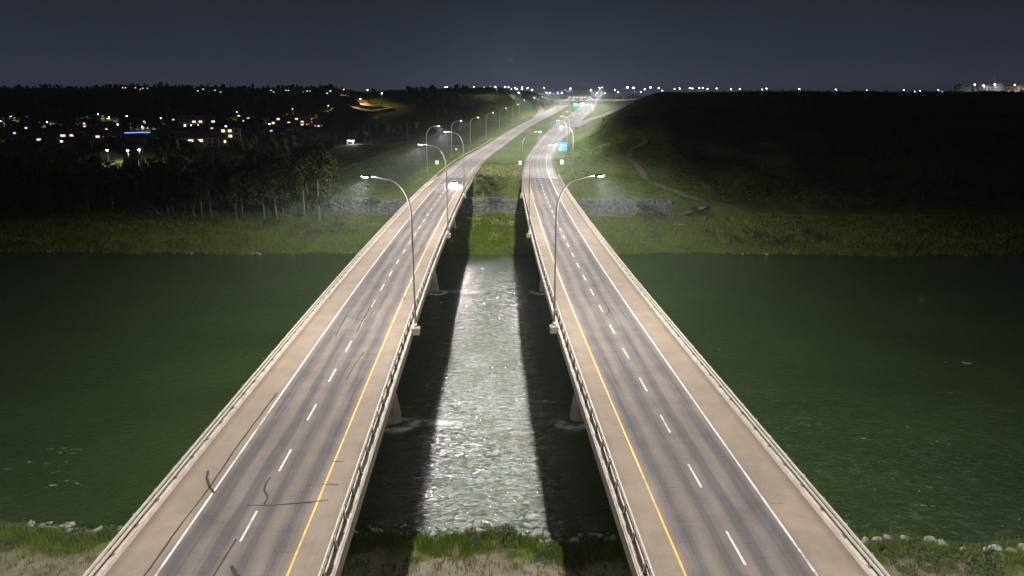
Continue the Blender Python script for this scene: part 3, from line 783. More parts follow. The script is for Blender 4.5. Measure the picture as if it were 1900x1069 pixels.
MB().box(-1.6, -.04, 2.95, .95, .03, 1.2).build('emblem_square', M['sign_white'], pn2)
def small_sign(px, py, zoff, w, h, label, m='sign_white', lines=2):
    x_, y_ = on_ground(px, py); g = tz(x_, y_)
    o = empty('road_sign', (x_, y_, g), 0, label, 'road sign')
    MB().box(0, .06, (zoff + h) / 2, .09, .09, zoff + h + .2).build('post', M['wood'], o)
    p_ = MB().box(0, 0, zoff + h / 2, w, .03, h).build('panel', M[m], o)
    for k in range(lines): MB().box(0, -.02, zoff + h * (.68 - .34 * k), w * .5, .012, h * .10).build('legend', M['ink'], p_)
small_sign(1042.5, 312, 1.5, 1.25, 1.75, 'white rectangular sign on the verge before the blue place-name sign')
small_sign(1042, 276, 4.6, 1.1, 1.5, 'small white sign rising behind the blue place-name sign', lines=1)
small_sign(811, 312, 1.5, 1.3, 1.45, 'white sign on the grass verge outside the guard rail')
small_sign(965.5, 312, 1.3, 1.25, 1.6, 'pale sign back standing in the dry median grass', lines=0)
small_sign(846.5, 284, 1.4, 1.0, 1.1, 'small white marker sign on the verge below the tall dark hill', lines=1)

# overhead sign gantry
yg = 790.0; xg, yy_ = pos(31, yg); zg = zr1(yg)
o = empty('sign_gantry', (xg, yy_, tz(xg, yy_)), heading(yg), 'dark steel overhead gantry carrying green direction panels over the outbound carriageway', 'gantry')
MB().box(0, 0, 4.0, .6, .6, 9.0).build('post', M['post'], o)
MB().box(-40, 0, 4.0, .6, .6, 9.0).build('post', M['post'], o)
MB().box(-20, 0, 8.6, 40, .35, .7).build('beam', M['post'], o)
for dx, w in ((-13, 7.0), (-20.5, 6.0)):
    p_ = MB().box(dx, -.35, 8.6, w, .12, 4.2).build('sign_panel', M['sign_green'], o)
    for k in range(2): MB().box(dx, -.44, 9.4 - 1.5 * k, w * .62, .03, .55).build('legend', M['sign_white'], p_)
for px, py, w, h, m, lab in ((1058, 192, 2.9, 4.6, 'sign_yellow', 'tall pale orange work-zone board standing before the overpass'), (1079, 190, 4.2, 2.8, 'sign_orange', 'wide orange work-zone board standing before the overpass')):
    d = ray(px, py); tt = 905; x_, y_ = d[0] * tt, d[1] * tt; g = tz(x_, y_)
    zc = CAM_Z + ray(px, py - 5)[2] * tt
    o = empty('work_sign', (x_, y_, g), 0, lab, 'road sign')
    for dx in (-.8, .8): MB().box(dx, .1, (zc - g + h / 2) / 2, .14, .14, zc - g + h / 2).build('post', M['wood'], o)
    MB().box(0, 0, zc - g, w, .08, h).build('panel', M[m], o)

# overpass of the interchange
yo = 1100.0; xo, yo_ = pos(-1, yo); rz = heading(yo)
o = empty('overpass', (xo, yo_, 0), rz, 'pale concrete overpass crossing the motorway on the skyline', 'bridge')
zt = 46.0
MB().box(0, 0, zt - .9, 150, 14, 1.5).build('deck', M['pier'], o)
for s_ in (-1, 1):
    MB().box(0, 6.8 * s_, zt + .35, 150, .35, 1.0).build('parapet', M['pier'], o)
for dx in (-48, -12, 12, 48):
    MB().box(dx, 0, (zt - 1.6 + 34) / 2, 1.4, 11, zt - 1.6 - 34).build('pier', M['pier'], o)

# shopping building beyond the overpass
M['bldg'] = vmat('pale_cladding', (.45, .43, .40), .12, .2, .8)
M['bldg_dark'] = vmat('dark_cladding', (.14, .13, .13), .12, .2, .8)
M['lit_white'] = mat('lit_fascia', (.8, .8, .8), .5, 0, (.95, .92, 1.0), .9)
x_, y_ = pos(-15, 1360); g = tz(x_, y_)
o = empty('shop_building', (x_, y_, g), rz, 'long flat-roofed shop building with a lit fascia beyond the overpass', 'building')
MB().box(0, 0, 5, 62, 24, 10).build('wall', M['bldg'], o)
MB().box(-22, 0, 7, 10, 26, 14).build('entrance_tower', M['bldg_dark'], o)
MB().box(4, 0, 10.4, 52, 25, .8).build('roof', M['bldg_dark'], o)
for k in range(6): MB().box(-10 + 7.4 * k, -12.05, 3, 5.4, .1, 3.2).build('window', M['lit_white'], o)

# ================================================================== the car with lit headlights
M['car_paint'] = vmat('silver_car_paint', (.42, .43, .45), .05, 2, .3, .6)
M['car_glass'] = mat('car_glass', (.02, .022, .025), .08)
M['rubber'] = mat('tyre_rubber', (.03, .03, .03), .85)
M['headlight'] = mat('headlight', (1, 1, 1), .2, 0, (.93, .97, 1.0), 5000.0)
M['headlight'].cycles.emission_sampling = 'NONE'
M['taillight'] = mat('tail_light', (.5, .02, .02), .3)
def make_car(x, y, z, rz, label, lit=True):
    c = empty('car', (x, y, z), rz, label, 'car')          # front faces local -y
    sec = [(-2.3, .45, .62, .70), (-2.15, .32, .78, .84), (-1.2, .26, .95, .90), (-.75, .24, 1.00, .91), (.9, .24, 1.02, .91), (1.9, .28, 1.00, .88), (2.25, .40, .92, .80)]
    mb = MB(); ring = []
    for y_, zb, zt_, w in sec: ring += [(-w, y_, zb), (-w - .02, y_, (zb + zt_) / 2), (-w * .93, y_, zt_), (w * .93, y_, zt_), (w + .02, y_, (zb + zt_) / 2), (w, y_, zb)]
    n = 6
    mb.add(ring, [(i * n + k, (i + 1) * n + k, (i + 1) * n + (k + 1) % n, i * n + (k + 1) % n) for i in range(len(sec) - 1) for k in range(n)] + [tuple(range(n)), tuple((len(sec) - 1) * n + k for k in range(n - 1, -1, -1))])
    body = mb.build('body', M['car_paint'], c)
    cab = [(-1.05, .98, .82), (-.35, 1.46, .66), (1.0, 1.48, .64), (1.85, 1.02, .78)]
    mb = MB(); ring = []
    for y_, zt_, w in cab: ring += [(-.84, y_, .96), (-w, y_, zt_), (w, y_, zt_), (.84, y_, .96)]
    mb.add(ring, [(i * 4 + k, (i + 1) * 4 + k, (i + 1) * 4 + k + 1, i * 4 + k + 1) for i in range(3) for k in range(3)])
    mb.build('window', M['car_glass'], c)
    MB().box(0, .33, 1.485, 1.26, 1.3, .03).build('roof', M['car_paint'], c)
    wh = MB(); wh.tube([(-.11, 0, 0), (.11, 0, 0)], .33, 14); rim = MB(); rim.tube([(-.115, 0, 0), (.115, 0, 0)], .2, 10)
    wm_, rm_ = wh.mesh('wheel', M['rubber']), rim.mesh('rim', M['galv'])
    for sx_ in (-.83, .83):
        for sy_ in (-1.45, 1.4):
            w = link('wheel', wm_, c, (sx_, sy_, .33)); link('rim', rm_, w)
        MB().tube([(.66 * (1 if sx_ > 0 else -1), -2.30, .64), (.66 * (1 if sx_ > 0 else -1), -2.36, .66)], .25, 12).build('headlight', M['headlight'], c)
        MB().tube([(.60 * (1 if sx_ > 0 else -1), -2.32, .38), (.60 * (1 if sx_ > 0 else -1), -2.37, .38)], .12, 10).build('added_glow_disc', M['headlight'], c)  # added glowing discs that broaden the headlight glare
        MB().box(.68 * (1 if sx_ > 0 else -1), 2.26, .8, .3, .04, .16).build('tail_light', M['taillight'], c)
        sp = bpy.data.lights.new('headlight_beam', 'SPOT'); sp.energy = 5000; sp.color = (.93, .97, 1); sp.spot_size = R(62); sp.spot_blend = .9; sp.shadow_soft_size = .1
        l_ = bpy.data.objects.new('headlight_beam', sp); col.objects.link(l_); l_.parent = c
        l_.location = (.66 * (1 if sx_ > 0 else -1), -2.45, .66); l_.rotation_euler = (R(90 - 9), 0, math.pi)
    MB().box(0, -2.31, .5, .5, .02, .12).build('number_plate', M['sign_white'], c)
    return c
x_, y_ = pos(LAT(-1, 3.85), 214)
make_car(x_, y_, 11.0, heading(214), 'car driving over the bridge with dazzling white headlights')

# ================================================================== rocks, grass, shrubs, trees
def rock_mesh(seed):
    r = np.random.default_rng(seed); g = (1 + 5 ** .5) / 2
    v = np.array([(-1, g, 0), (1, g, 0), (-1, -g, 0), (1, -g, 0), (0, -1, g), (0, 1, g), (0, -1, -g), (0, 1, -g), (g, 0, -1), (g, 0, 1), (-g, 0, -1), (-g, 0, 1)], float)
    f = [(0, 11, 5), (0, 5, 1), (0, 1, 7), (0, 7, 10), (0, 10, 11), (1, 5, 9), (5, 11, 4), (11, 10, 2), (10, 7, 6), (7, 1, 8), (3, 9, 4), (3, 4, 2), (3, 2, 6), (3, 6, 8), (3, 8, 9), (4, 9, 5), (2, 4, 11), (6, 2, 10), (8, 6, 7), (9, 8, 1)]
    v /= np.linalg.norm(v, axis=1)[:, None]; v = list(map(tuple, v)); cache = {}; nf = []
    def midp(a, b):
        k = (min(a, b), max(a, b))
        if k not in cache:
            m_ = (np.array(v[a]) + np.array(v[b])) / 2; m_ /= np.linalg.norm(m_); v.append(tuple(m_)); cache[k] = len(v) - 1
        return cache[k]
    for a, b, c in f:
        ab, bc, ca = midp(a, b), midp(b, c), midp(c, a); nf += [(a, ab, ca), (b, bc, ab), (c, ca, bc), (ab, bc, ca)]
    V_ = np.array(v)
    for _ in range(14):                                   # slice facets
        d = r.normal(size=3); d /= np.linalg.norm(d); k = r.uniform(.38, .80); h = V_ @ d
        V_ = np.where((h > k)[:, None], V_ - np.outer(h - k, d), V_)
    V_ *= np.array([1, r.uniform(.65, .95), r.uniform(.5, .75)]); V_ += r.normal(0, .02, V_.shape)
    return V_, np.array(nf)
ROCKS = [rock_mesh(i) for i in range(7)]
ROCK_ME = [np_mesh('boulder', v, f, M['rock']) for v, f in ROCKS]
def boulder(x, y, s, label, group):
    o = link('boulder', random.choice(ROCK_ME), None, (x, y, tz(x, y) + .12 * s), (random.uniform(-.3, .3), random.uniform(-.3, .3), random.uniform(0, 6.3)), (s, s, s * random.uniform(.8, 1.1)))
    return tag(o, label, 'rock', group)
for k in range(46):
    x = random.uniform(-43, -25); nb = float(near_bank(np.array([x]))[0])
    boulder(x, nb - abs(random.gauss(1.1, .6)), random.choice((.35, .45, .6, .75)) * random.uniform(.8, 1.2), 'pale grey boulder in the ragged rock line between green grass and river', 'boulders on the grassy near bank')
for k in range(85):
    x = random.uniform(-15, 9); nb = float(near_bank(np.array([x]))[0])
    boulder(x, nb - random.uniform(-1.3, 2.4), random.choice((.22, .3, .4, .5, .65, .85)) * random.uniform(.8, 1.15), 'grey boulder on the stony shore between the two bridges', 'boulders on the shore between the bridges')
for k in range(11):
    x = 29 + k * 1.25 + random.uniform(-.3, .3); nb = float(near_bank(np.array([x]))[0])
    boulder(x, nb - 2.6 + random.uniform(-.3, .3), random.uniform(.55, .9), 'pale boulder in the single row under the outer bridge railing', 'boulders in a row under the outer railing')

for k in range(26):
    x = random.choice((random.uniform(-120, -26), random.uniform(18, 130))); yb = float(far_bank(np.array([x]))[0])
    boulder(x, yb + random.uniform(-.4, 1.6), random.uniform(.35, .8), 'pale boulder at the waterline of the far bank', 'boulders at the far waterline')
x_, y_ = on_ground(1260, 418)
sl_ = MB(); sl_.box(0, 0, .15, 3.2, 1.2, .35, taper=.96); sl_.box(.3, .1, .36, 1.4, .9, .08)
tag(sl_.build('concrete_slab', M['pier'], None, loc=(x_, y_, tz(x_, y_)), rot=(.05, .04, .1)), 'pale concrete slab lying in the grass near the winding footpath', 'slab')
def joined(name, V_, F_, m, kind='stuff'):
    return tag(link(name, np_mesh(name, V_, F_, m)), kind=kind)
# rip-rap on the far embankment: too small to pick apart
N = 5200; rx = rng.uniform(-68, 49, N); ry = rng.uniform(0, 1, N)
ryy = 204.3 + 9.6 * ry + .8 * wav(rx, rx * 0, 31, 19) - .03 * np.abs(rx)
keep = (rng.uniform(0, 1, N) < np.where(np.abs(rx + 4) < 95, 1, .3)) & ~((rx < -60) & (rng.uniform(0, 1, N) < .6))
keep &= (wav(rx, ryy * 2.2, 17, 2) + wav(rx, ryy * 2, 7, 5) + .5 * rng.uniform(-1, 1, N) > -.45 - .5 * (np.abs(rx + 4) < 45))
rx, ryy = rx[keep], ryy[keep]; N = len(rx)
rv = np.array(ROCKS[0][0][:12]); rv = rv / np.linalg.norm(rv, axis=1)[:, None]
rf = np.array([(0, 11, 5), (0, 5, 1), (0, 1, 7), (0, 7, 10), (0, 10, 11), (1, 5, 9), (5, 11, 4), (11, 10, 2), (10, 7, 6), (7, 1, 8), (3, 9, 4), (3, 4, 2), (3, 2, 6), (3, 6, 8), (3, 8, 9), (4, 9, 5), (2, 4, 11), (6, 2, 10), (8, 6, 7), (9, 8, 1)])
sc_ = rng.uniform(.28, .72, N); Vr = rv[None] * (sc_[:, None, None] * rng.uniform(.7, 1.3, (N, 12, 1)))
Vr = Vr * rng.uniform(.7, 1.2, (N, 1, 3)) + np.stack([rx, ryy, terrain(rx, ryy) + .1], 1)[:, None]
joined('riprap', Vr.reshape(-1, 3), (rf[None] + 12 * np.arange(N)[:, None, None]).reshape(-1, 3), M['riprap'])

def tufts(name, X, Y, hmin, hmax, m, blades=5, width=.09, spread=.28, lean=.45):
    n = len(X); Z = terrain(X, Y); B = n * blades
    bx = np.repeat(X, blades) + rng.normal(0, spread, B); by = np.repeat(Y, blades) + rng.normal(0, spread, B); bz = np.repeat(Z, blades) - .05
    h = rng.uniform(hmin, hmax, B) * np.repeat(rng.uniform(.6, 1.2, n), blades); a = rng.uniform(0, 6.283, B); la = rng.uniform(0, 6.283, B); ln = rng.uniform(0, lean, B) * h
    w = width * rng.uniform(.6, 1.4, B)
    V_ = np.empty((B, 3, 3))
    V_[:, 0] = np.stack([bx - w * np.cos(a), by - w * np.sin(a), bz], 1); V_[:, 1] = np.stack([bx + w * np.cos(a), by + w * np.sin(a), bz], 1)
    V_[:, 2] = np.stack([bx + ln * np.cos(la), by + ln * np.sin(la), bz + h], 1)
    return joined(name, V_.reshape(-1, 3), np.arange(B * 3).reshape(-1, 3), m)
n = 24000; gx_ = rng.uniform(-48, 48, n); gd = rng.uniform(.6, 8.5, n); gy_ = near_bank(gx_) - gd
keep = rng.uniform(0, 1, n) < np.where(gd < 5.4 + wav(gx_, gy_, 9, 14), 1, .10) * np.where((np.abs(gx_ + 2) < 15) & (gd < 2.6), .16, 1) * np.where((gx_ < -20) & (gd < 2.3), .18, 1) * np.where((gx_ > 25) & (gd > 1.7) & (gd < 3.6), .12, 1) * np.where(wav(gx_, gy_, 4.1, 22) + wav(gx_, gy_, 2.2, 23) < -.55, .25, 1)
tufts('bank_grass', gx_[keep], gy_[keep], .25, .75, M['grass'], 5, .035, .16)
n = 3500; gx_ = rng.uniform(-48, 48, n); gd = rng.uniform(4.2, 10, n); tufts('dry_grass', gx_, near_bank(gx_) - gd, .15, .45, M['grass_dry'], 4, .03, .16)
n = 46000; gx_ = rng.uniform(-150, 150, n) * rng.uniform(.3, 1, n) ** .5; gd = rng.uniform(0, 1, n) ** 1.25 * 40 + .3; gy_ = far_bank(gx_) + gd
keep = (wav(gx_, gy_, 15, 20) + wav(gx_, gy_, 6, 21) + .8 * rng.uniform(-1, 1, n) > -.7)
tufts('far_bank_grass', gx_[keep], gy_[keep], .35, 1.15, M['grass'], 4, .10, .35)
n = 26000; lt = rng.uniform(-75, 75, n); yy_ = rng.uniform(216, 420, n); gx_ = lt + cen(yy_)
keep = ((lt < LAT(-1, 13.2)) | (lt > LAT(1, 13.4 + 2.5 * 0)) & ((yy_ < 320) | (lt > 25)) | ((np.abs(lt + 1.4) < 8.3) & (yy_ < 300))) & ~((yy_ < 240) & ((lt < L_IN + .6) & (lt > L_IN - 13) | (lt > R_IN - .6) & (lt < R_IN + 13)))
tufts('verge_grass', gx_[keep], yy_[keep], .2, .6, M['grass'], 4, .12, .5)

def leaf_cloud(r, centres, radii, n, size):
    """small leaf quads spread through lobes"""
    k = r.integers(0, len(centres), n); C_ = np.array(centres)[k]; Rr = np.array(radii)[k]
    d = r.normal(size=(n, 3)); d /= np.linalg.norm(d, axis=1)[:, None]
    P = C_ + d * (Rr[:, None] * (r.uniform(0, 1, (n, 1)) ** .45)) * np.array([1, 1, .85])
    u = r.normal(size=(n, 3)); u /= np.linalg.norm(u, axis=1)[:, None]; w = np.cross(u, r.normal(size=(n, 3))); w /= np.linalg.norm(w, axis=1)[:, None]
    s = size * r.uniform(.5, 1.3, (n, 1))
    V_ = np.stack([P - u * s, P + w * s * .7, P + u * s, P - w * s * .7], 1).reshape(-1, 3)
    return V_, np.arange(n * 4).reshape(-1, 4)
def tree_variant(seed, H, leafm, bark, n=1900, low=.20, wide=.25):
    r = np.random.default_rng(seed); rr = random.Random(seed); mb = MB()
    lean = rr.uniform(-.06, .06); top = Vector((lean * H, rr.uniform(-.05, .05) * H, H * .88))
    spine = [Vector((0, 0, -.4)), Vector((top.x * .3, top.y * .25, H * .3)), Vector((top.x * .65 + rr.uniform(-.3, .3), top.y * .6, H * .6)), top]
    mb.tube(spine, [H * .013 + .05, H * .010 + .03, H * .006 + .02, .03], 7)
    cs, rs = [], []
    for k in range(11):
        f = low + (1 - low) * (k + .5) / 11; i = 0 if f < .3 else (1 if f < .6 else 2)
        a, b = spine[i], spine[i + 1]; ff = (f - (0, .3, .6)[i]) / (.3, .3, .28)[i]; p_ = a.lerp(b, min(ff, 1))
        ang = rr.uniform(0, 6.28); reach = H * wide * (1.05 - abs(f - .55) * 1.1) * rr.uniform(.55, 1.1)
        q_ = p_ + Vector((math.cos(ang) * reach, math.sin(ang) * reach, H * rr.uniform(.05, .14)))
        mb.tube([p_, p_.lerp(q_, .5) + Vector((0, 0, H * .01)), q_], [.05 + H * .003, .045, .02], 5)
        cs.append(tuple(q_)); rs.append(H * rr.uniform(.07, .125)); cs.append(tuple(p_.lerp(q_, .45))); rs.append(H * rr.uniform(.05, .09))
    V_, F_ = leaf_cloud(r, cs, rs, n, H * .018 + .10)
    return mb.mesh('trunk', M[bark], True), np_mesh('crown', V_, F_, M[leafm])
def spruce_variant(seed, H):
    r = np.random.default_rng(seed); mb = MB(); mb.tube([(0, 0, -.4), (0, 0, H * .5), (0, 0, H)], [.22, .13, .02], 6)
    n = 1300; f = r.uniform(0, 1, n) ** .8; z = H * (.08 + .92 * f); rad = H * .19 * (1 - f) * r.uniform(.3, 1.05, n) * (1 + .25 * np.sin(z * 5)); a = r.uniform(0, 6.283, n)
    P = np.stack([rad * np.cos(a), rad * np.sin(a), z - rad * .25], 1); u = np.stack([np.cos(a), np.sin(a), -.35 + 0 * a], 1) * .42; w = np.stack([-np.sin(a), np.cos(a), 0 * a], 1) * .26
    V_ = np.stack([P - u, P + w, P + u, P - w], 1).reshape(-1, 3)
    return mb.mesh('trunk', M['bark_dark'], True), np_mesh('crown', V_, np.arange(n * 4).reshape(-1, 4), M['leaf_dark'])
POP = [tree_variant(100 + i, h, 'leaf', 'bark', 2000) for i, h in enumerate((19, 22, 17, 20, 15))]
BSH = [tree_variant(150 + i, h, 'leaf_dark', 'bark_dark', 1500, .06, .36) for i, h in enumerate((6, 8, 7))]
SPR = [spruce_variant(200 + i, h) for i, h in enumerate((14, 18))]
def tree(x, y, v, label, group, s=1.0, nm='poplar_tree'):
    o = empty(nm, (x, y, tz(x, y)), random.uniform(0, 6.28), label, 'tree', group); o.scale = (s, s, s * random.uniform(.92, 1.1))
    link('trunk', v[0], o); link('crown', v[1], o)
for px, py in [(439, 409), (491, 412), (515, 411), (526, 409), (593, 411), (393, 405), (375, 404), (360, 404), (539, 398), (322, 398), (345, 401), (312, 398), (450, 403), (565, 402)]:
    x_, y_ = on_ground(px, py); tree(x_, y_, random.choice(POP), 'tall pale-trunked poplar at the front edge of the riverside wood', 'pale-trunked poplars at the wood edge', random.uniform(.72, .95))
placed = []
for k in range(900):
    if len(placed) >= 140: break
    y = 208 + 95 * random.random() ** 1.1; br = random.uniform(-.80, -.262 - .02 * (y > 300)); x = br * y * 1.0
    if br > -.30 and y > 290: continue
    if any((x - a) ** 2 + (y - b) ** 2 < 22 for a, b in placed): continue
    placed.append((x, y)); sp = random.random() < .12
    if sp: tree(x, y, random.choice(SPR), 'dark spruce tree deep in the riverside wood', 'spruces in the riverside wood', random.uniform(.6, .85), 'spruce_tree')
    else: tree(x, y, random.choice(POP), 'leafy poplar in the dark riverside wood below the town', 'poplars of the riverside wood', random.uniform(.5, .82) * (1 - .25 * (y - 208) / 95))
placed = []
for k in range(600):
    if len(placed) >= 85: break
    y = random.uniform(212, 400); br = random.uniform(.335, .82); x = br * y
    if br < .42 and (y < 250 or y > 330): continue
    if any((x - a) ** 2 + (y - b) ** 2 < 50 for a, b in placed): continue
    placed.append((x, y)); tree(x, y, random.choice(BSH), 'low bushy tree on the dark hillside beyond the winding footpath', 'bushy trees on the footpath hillside', random.uniform(.6, 1.1), 'bushy_tree')

def shrub_variant(seed):
    r = np.random.default_rng(seed); rr = random.Random(seed); mb = MB(); cs, rs = [], []
    for k in range(7):
        a = rr.uniform(0, 6.28); d = rr.uniform(.2, .75); q_ = Vector((math.cos(a) * d, math.sin(a) * d, rr.uniform(.45, 1.0)))
        mb.tube([(0, 0, -.1), tuple(q_ * .6), tuple(q_)], [.035, .025, .01], 5); cs.append(tuple(q_)); rs.append(rr.uniform(.25, .42))
    V_, F_ = leaf_cloud(r, cs, rs, 620, .085)
    return mb.mesh('stem', M['bark_dark'], True), np_mesh('foliage', V_, F_, M['leaf'])
SHR = [shrub_variant(300 + i) for i in range(4)]
def shrub(x, y, s, label, group=None):
    o = empty('shrub', (x, y, tz(x, y)), random.uniform(0, 6.28), label, 'shrub', group); o.scale = (s, s, s)
    v = random.choice(SHR); link('stem', v[0], o); link('foliage', v[1], o)
for px, py, s, lab in [(1205, 404, 4.2, 'large dark willow shrub standing against the far rip-rap'), (1192, 408, 2.6, None), (1225, 408, 2.4, None), (1212, 444, 2.0, 'round shrub in the lit grass of the far bank'), (505, 424, 2.6, None), (585, 440, 2.2, None), (625, 430, 2.4, None), (700, 385, 3.0, 'dark shrub growing among the rip-rap beyond the outer railing'), (1355, 452, 2.6, None), (1390, 446, 3.0, None), (1310, 440, 2.2, None), (1440, 455, 3.0, None), (1500, 448, 3.4, None), (1290, 400, 2.2, None), (560, 428, 2.0, None), (903, 336, 1.7, None), (893, 345, 2.0, None), (898, 356, 1.8, None), (911, 346, 1.5, None), (889, 332, 1.5, None), (906, 362, 1.3, None), (888, 362, 1.7, None)]:
    x_, y_ = on_ground(px, py)
    inmed = 880 < px < 920
    shrub(x_, y_, s, lab or ('bushy shrub on the median slope tucked beside the bridge' if inmed else 'leafy shrub in the rough grass of the far bank'), 'shrubs on the median slope' if inmed else ('shrubs of the far bank' if lab is None else None))
for px, py, s, lab in [(935, 1015, 1.3, 'bright green willow bush on the stony shore between the bridges'), (1660, 1045, 1.0, None), (1700, 1040, 1.2, None), (1735, 1050, 1.0, None), (1790, 1062, 1.3, None), (1830, 1066, 1.5, None), (150, 1000, .8, None), (205, 995, 1.0, None), (30, 1010, .7, None), (880, 1012, .8, None), (1010, 1030, .8, None), (690, 985, .8, None), (1100, 1020, .9, None)]:
    x_, y_ = on_ground(px, py, 30.0)
    shrub(x_, y_, s, lab or 'low leafy bush in the tall grass of the near bank', None if lab else 'bushes of the near bank')

# far woodland: a mass of small crowns
def crowns(name, X, Y, H, m):
    n = len(X); Z = terrain(X, Y); base = rv[None] * rng.uniform(.75, 1.25, (n, 12, 1)); con = rng.uniform(0, 1, n) < .35
    sxy = H * np.where(con, .20, .36); V_ = base * np.stack([sxy, sxy, H * .55], 1)[:, None]
    top = base[:, :, 2] > .3; V_[:, :, 0] *= np.where(con[:, None] & top, .35, 1); V_[:, :, 1] *= np.where(con[:, None] & top, .35, 1)
    V_ += np.stack([X, Y, Z + H * .45], 1)[:, None]
    return joined(name, V_.reshape(-1, 3), (rf[None] + 12 * np.arange(n)[:, None, None]).reshape(-1, 3), m)
n = 5200; yy_ = rng.uniform(420, 1560, n); br_ = rng.uniform(-.95, -.06, n); xx_ = br_ * yy_
valley = (yy_ < 960) & (br_ < -.26); lat_ = xx_ - cen(yy_)
keep = (lat_ < -60) & (~valley | (rng.uniform(0, 1, n) < .45)) & ~((br_ > -.30) & (br_ < -.12) & (yy_ < 520)) & ~((br_ > -.28) & (br_ < -.15) & (yy_ > 560) & (yy_ < 1080)) & ~((br_ > -.16) & (yy_ < 900) & (rng.uniform(0, 1, n) < .8))
crowns('far_woodland', xx_[keep], yy_[keep], rng.uniform(4, 9, keep.sum()), M['leaf_dark'])
n = 700; yy_ = rng.uniform(1500, 2400, n); xx_ = rng.uniform(-1.0, .9, n) * yy_
crowns('far_woodland', xx_, yy_, rng.uniform(6, 14, n), M['leaf_dark'])
def scrub(name, X, Y, S, m, leaves=26):
    n = len(X); Z = terrain(X, Y); k = n * leaves
    C_ = np.repeat(np.stack([X, Y, Z + S * .35], 1), leaves, 0); sr = np.repeat(S, leaves)[:, None]
    d = rng.normal(size=(k, 3)); d /= np.linalg.norm(d, axis=1)[:, None]; P = C_ + d * sr * rng.uniform(.2, .75, (k, 1)) * np.array([1, 1, .7])
    u = rng.normal(size=(k, 3)); u /= np.linalg.norm(u, axis=1)[:, None]; w = np.cross(u, d); s_ = (.10 + .11 * sr) * rng.uniform(.6, 1.3, (k, 1))
    V_ = np.stack([P - u * s_, P + w * s_, P + u * s_, P - w * s_], 1).reshape(-1, 3)
    return joined(name, V_, np.arange(k * 4).reshape(-1, 4), m)
n = 3000; yy_ = rng.uniform(218, 560, n); xx_ = yy_ * rng.uniform(.13, .95, n)
keep = (xx_ - cen(yy_) > 40) & (rng.uniform(0, 1, n) < .15 + .85 * smooth(.22, .34, xx_ / yy_))
scrub('hillside_scrub', xx_[keep], yy_[keep], rng.uniform(.5, 2.2, keep.sum()), M['leaf_dark'])
n = 1100; yy_ = rng.uniform(203, 300, n); xx_ = yy_ * rng.uniform(-.85, -.262, n)
scrub('wood_undergrowth', xx_, yy_, rng.uniform(.8, 3.0, n), M['leaf_dark'], 34)
n = 420; gd = rng.uniform(1, 38, n); xx_ = rng.uniform(-140, 150, n); yy_ = far_bank(xx_) + gd
keep = (wav(xx_, yy_, 37, 3) + wav(xx_, yy_, 19, 7) > .15) & (np.abs(xx_ + 4) > 24)
scrub('bank_scrub', xx_[keep], yy_[keep], rng.uniform(.5, 1.5, keep.sum()), M['leaf'])

# ================================================================== town in the valley
M['wall_a'] = vmat('beige_siding', (.34, .30, .25), .15, .5, .85); M['wall_b'] = vmat('grey_siding', (.28, .28, .29), .15, .5, .85)
M['wall_c'] = vmat('orange_siding', (.50, .27, .13), .15, .5, .85); M['shingle'] = vmat('roof_shingle', (.08, .075, .07), .3, .8, .9)
M['win_warm'] = mat('warm_window', (.6, .5, .4), .4, 0, (1.0, .74, .50), 1.6); M['win_cool'] = mat('cool_window', (.5, .5, .6), .4, 0, (.75, .82, 1.0), 1.2)
M['win_dark'] = mat('dark_window', (.02, .022, .026), .1); M['win_pink'] = mat('pink_window', (.6, .5, .5), .4, 0, (1.0, .70, .66), 1.6)
M['led_blue'] = mat('blue_led_strip', (.1, .15, .8), .4, 0, (.10, .25, 1.0), 3.2); M['led_violet'] = mat('violet_lamp', (.6, .5, .9), .4, 0, (.85, .75, 1.0), 9.0)
def house(x, y, rz, w, d, h, wall, lit, label, group=None, floors=2, flat=False, cols=3, winm='win_warm', name='house'):
    o = empty(name, (x, y, tz(x, y) - .3), rz, label, 'house' if name == 'house' else 'building', group)
    MB().box(0, 0, h / 2, w, d, h).build('wall', M[wall], o)
    if flat: MB().box(0, 0, h + .25, w + .6, d + .6, .5).build('roof', M['shingle'], o)
    else:
        rh = d * .32; mb = MB()
        Mx = Matrix.Rotation(math.pi / 2, 4, 'Z') if w < d else Matrix.Identity(4)
        span, ln = (w, d) if w < d else (d, w)
        mb.prism([(-span / 2 - .5, h + .02), (span / 2 + .5, h + .02), (0, h + span * .36)], ln + .8, Matrix.Rotation(0 if w < d else math.pi / 2, 4, 'Z'))
        r_ = mb.build('roof', M['shingle'], o)
        MB().box(w * .22, d * .12, h + span * .30, .8, .8, 1.8).build('chimney', M[wall], r_)
    fh = h / floors; i = 0
    for f in range(floors):
        for c_ in range(cols):
            m = M[winm] if lit and (i in lit) else M['win_dark']
            wx_ = -w / 2 + w * (c_ + .5) / cols
            MB().box(wx_, -d / 2 - .03, fh * (f + .52), w / cols * .52, .08, fh * .48).build('window', m, o); i += 1
    if not flat: MB().box(-w / 2 + w * .5 / cols + w * .22, -d / 2 - .02, 1.05, 1.0, .06, 2.1).build('door', M['wood'], o)
    return o
def face(px, py): x_, y_ = on_ground(px, py); return x_, y_, math.atan2(-x_, y_) + random.uniform(-.2, .2)
def H(px, py, *a, **k): x_, y_, rz_ = face(px, py); return house(x_, y_, rz_, *a, **k)
H(430, 266, 13, 11, 11, 'wall_a', (0, 1, 2, 4, 6, 7), 'three-storey apartment block with brightly lit stairwell windows behind the riverside wood', floors=3, flat=True, cols=3, name='apartment_block')
o = H(356, 274, 17, 10, 6.5, 'wall_b', (1, 4, 5), 'grey house with lit windows and a blue glowing porch edge', cols=3)
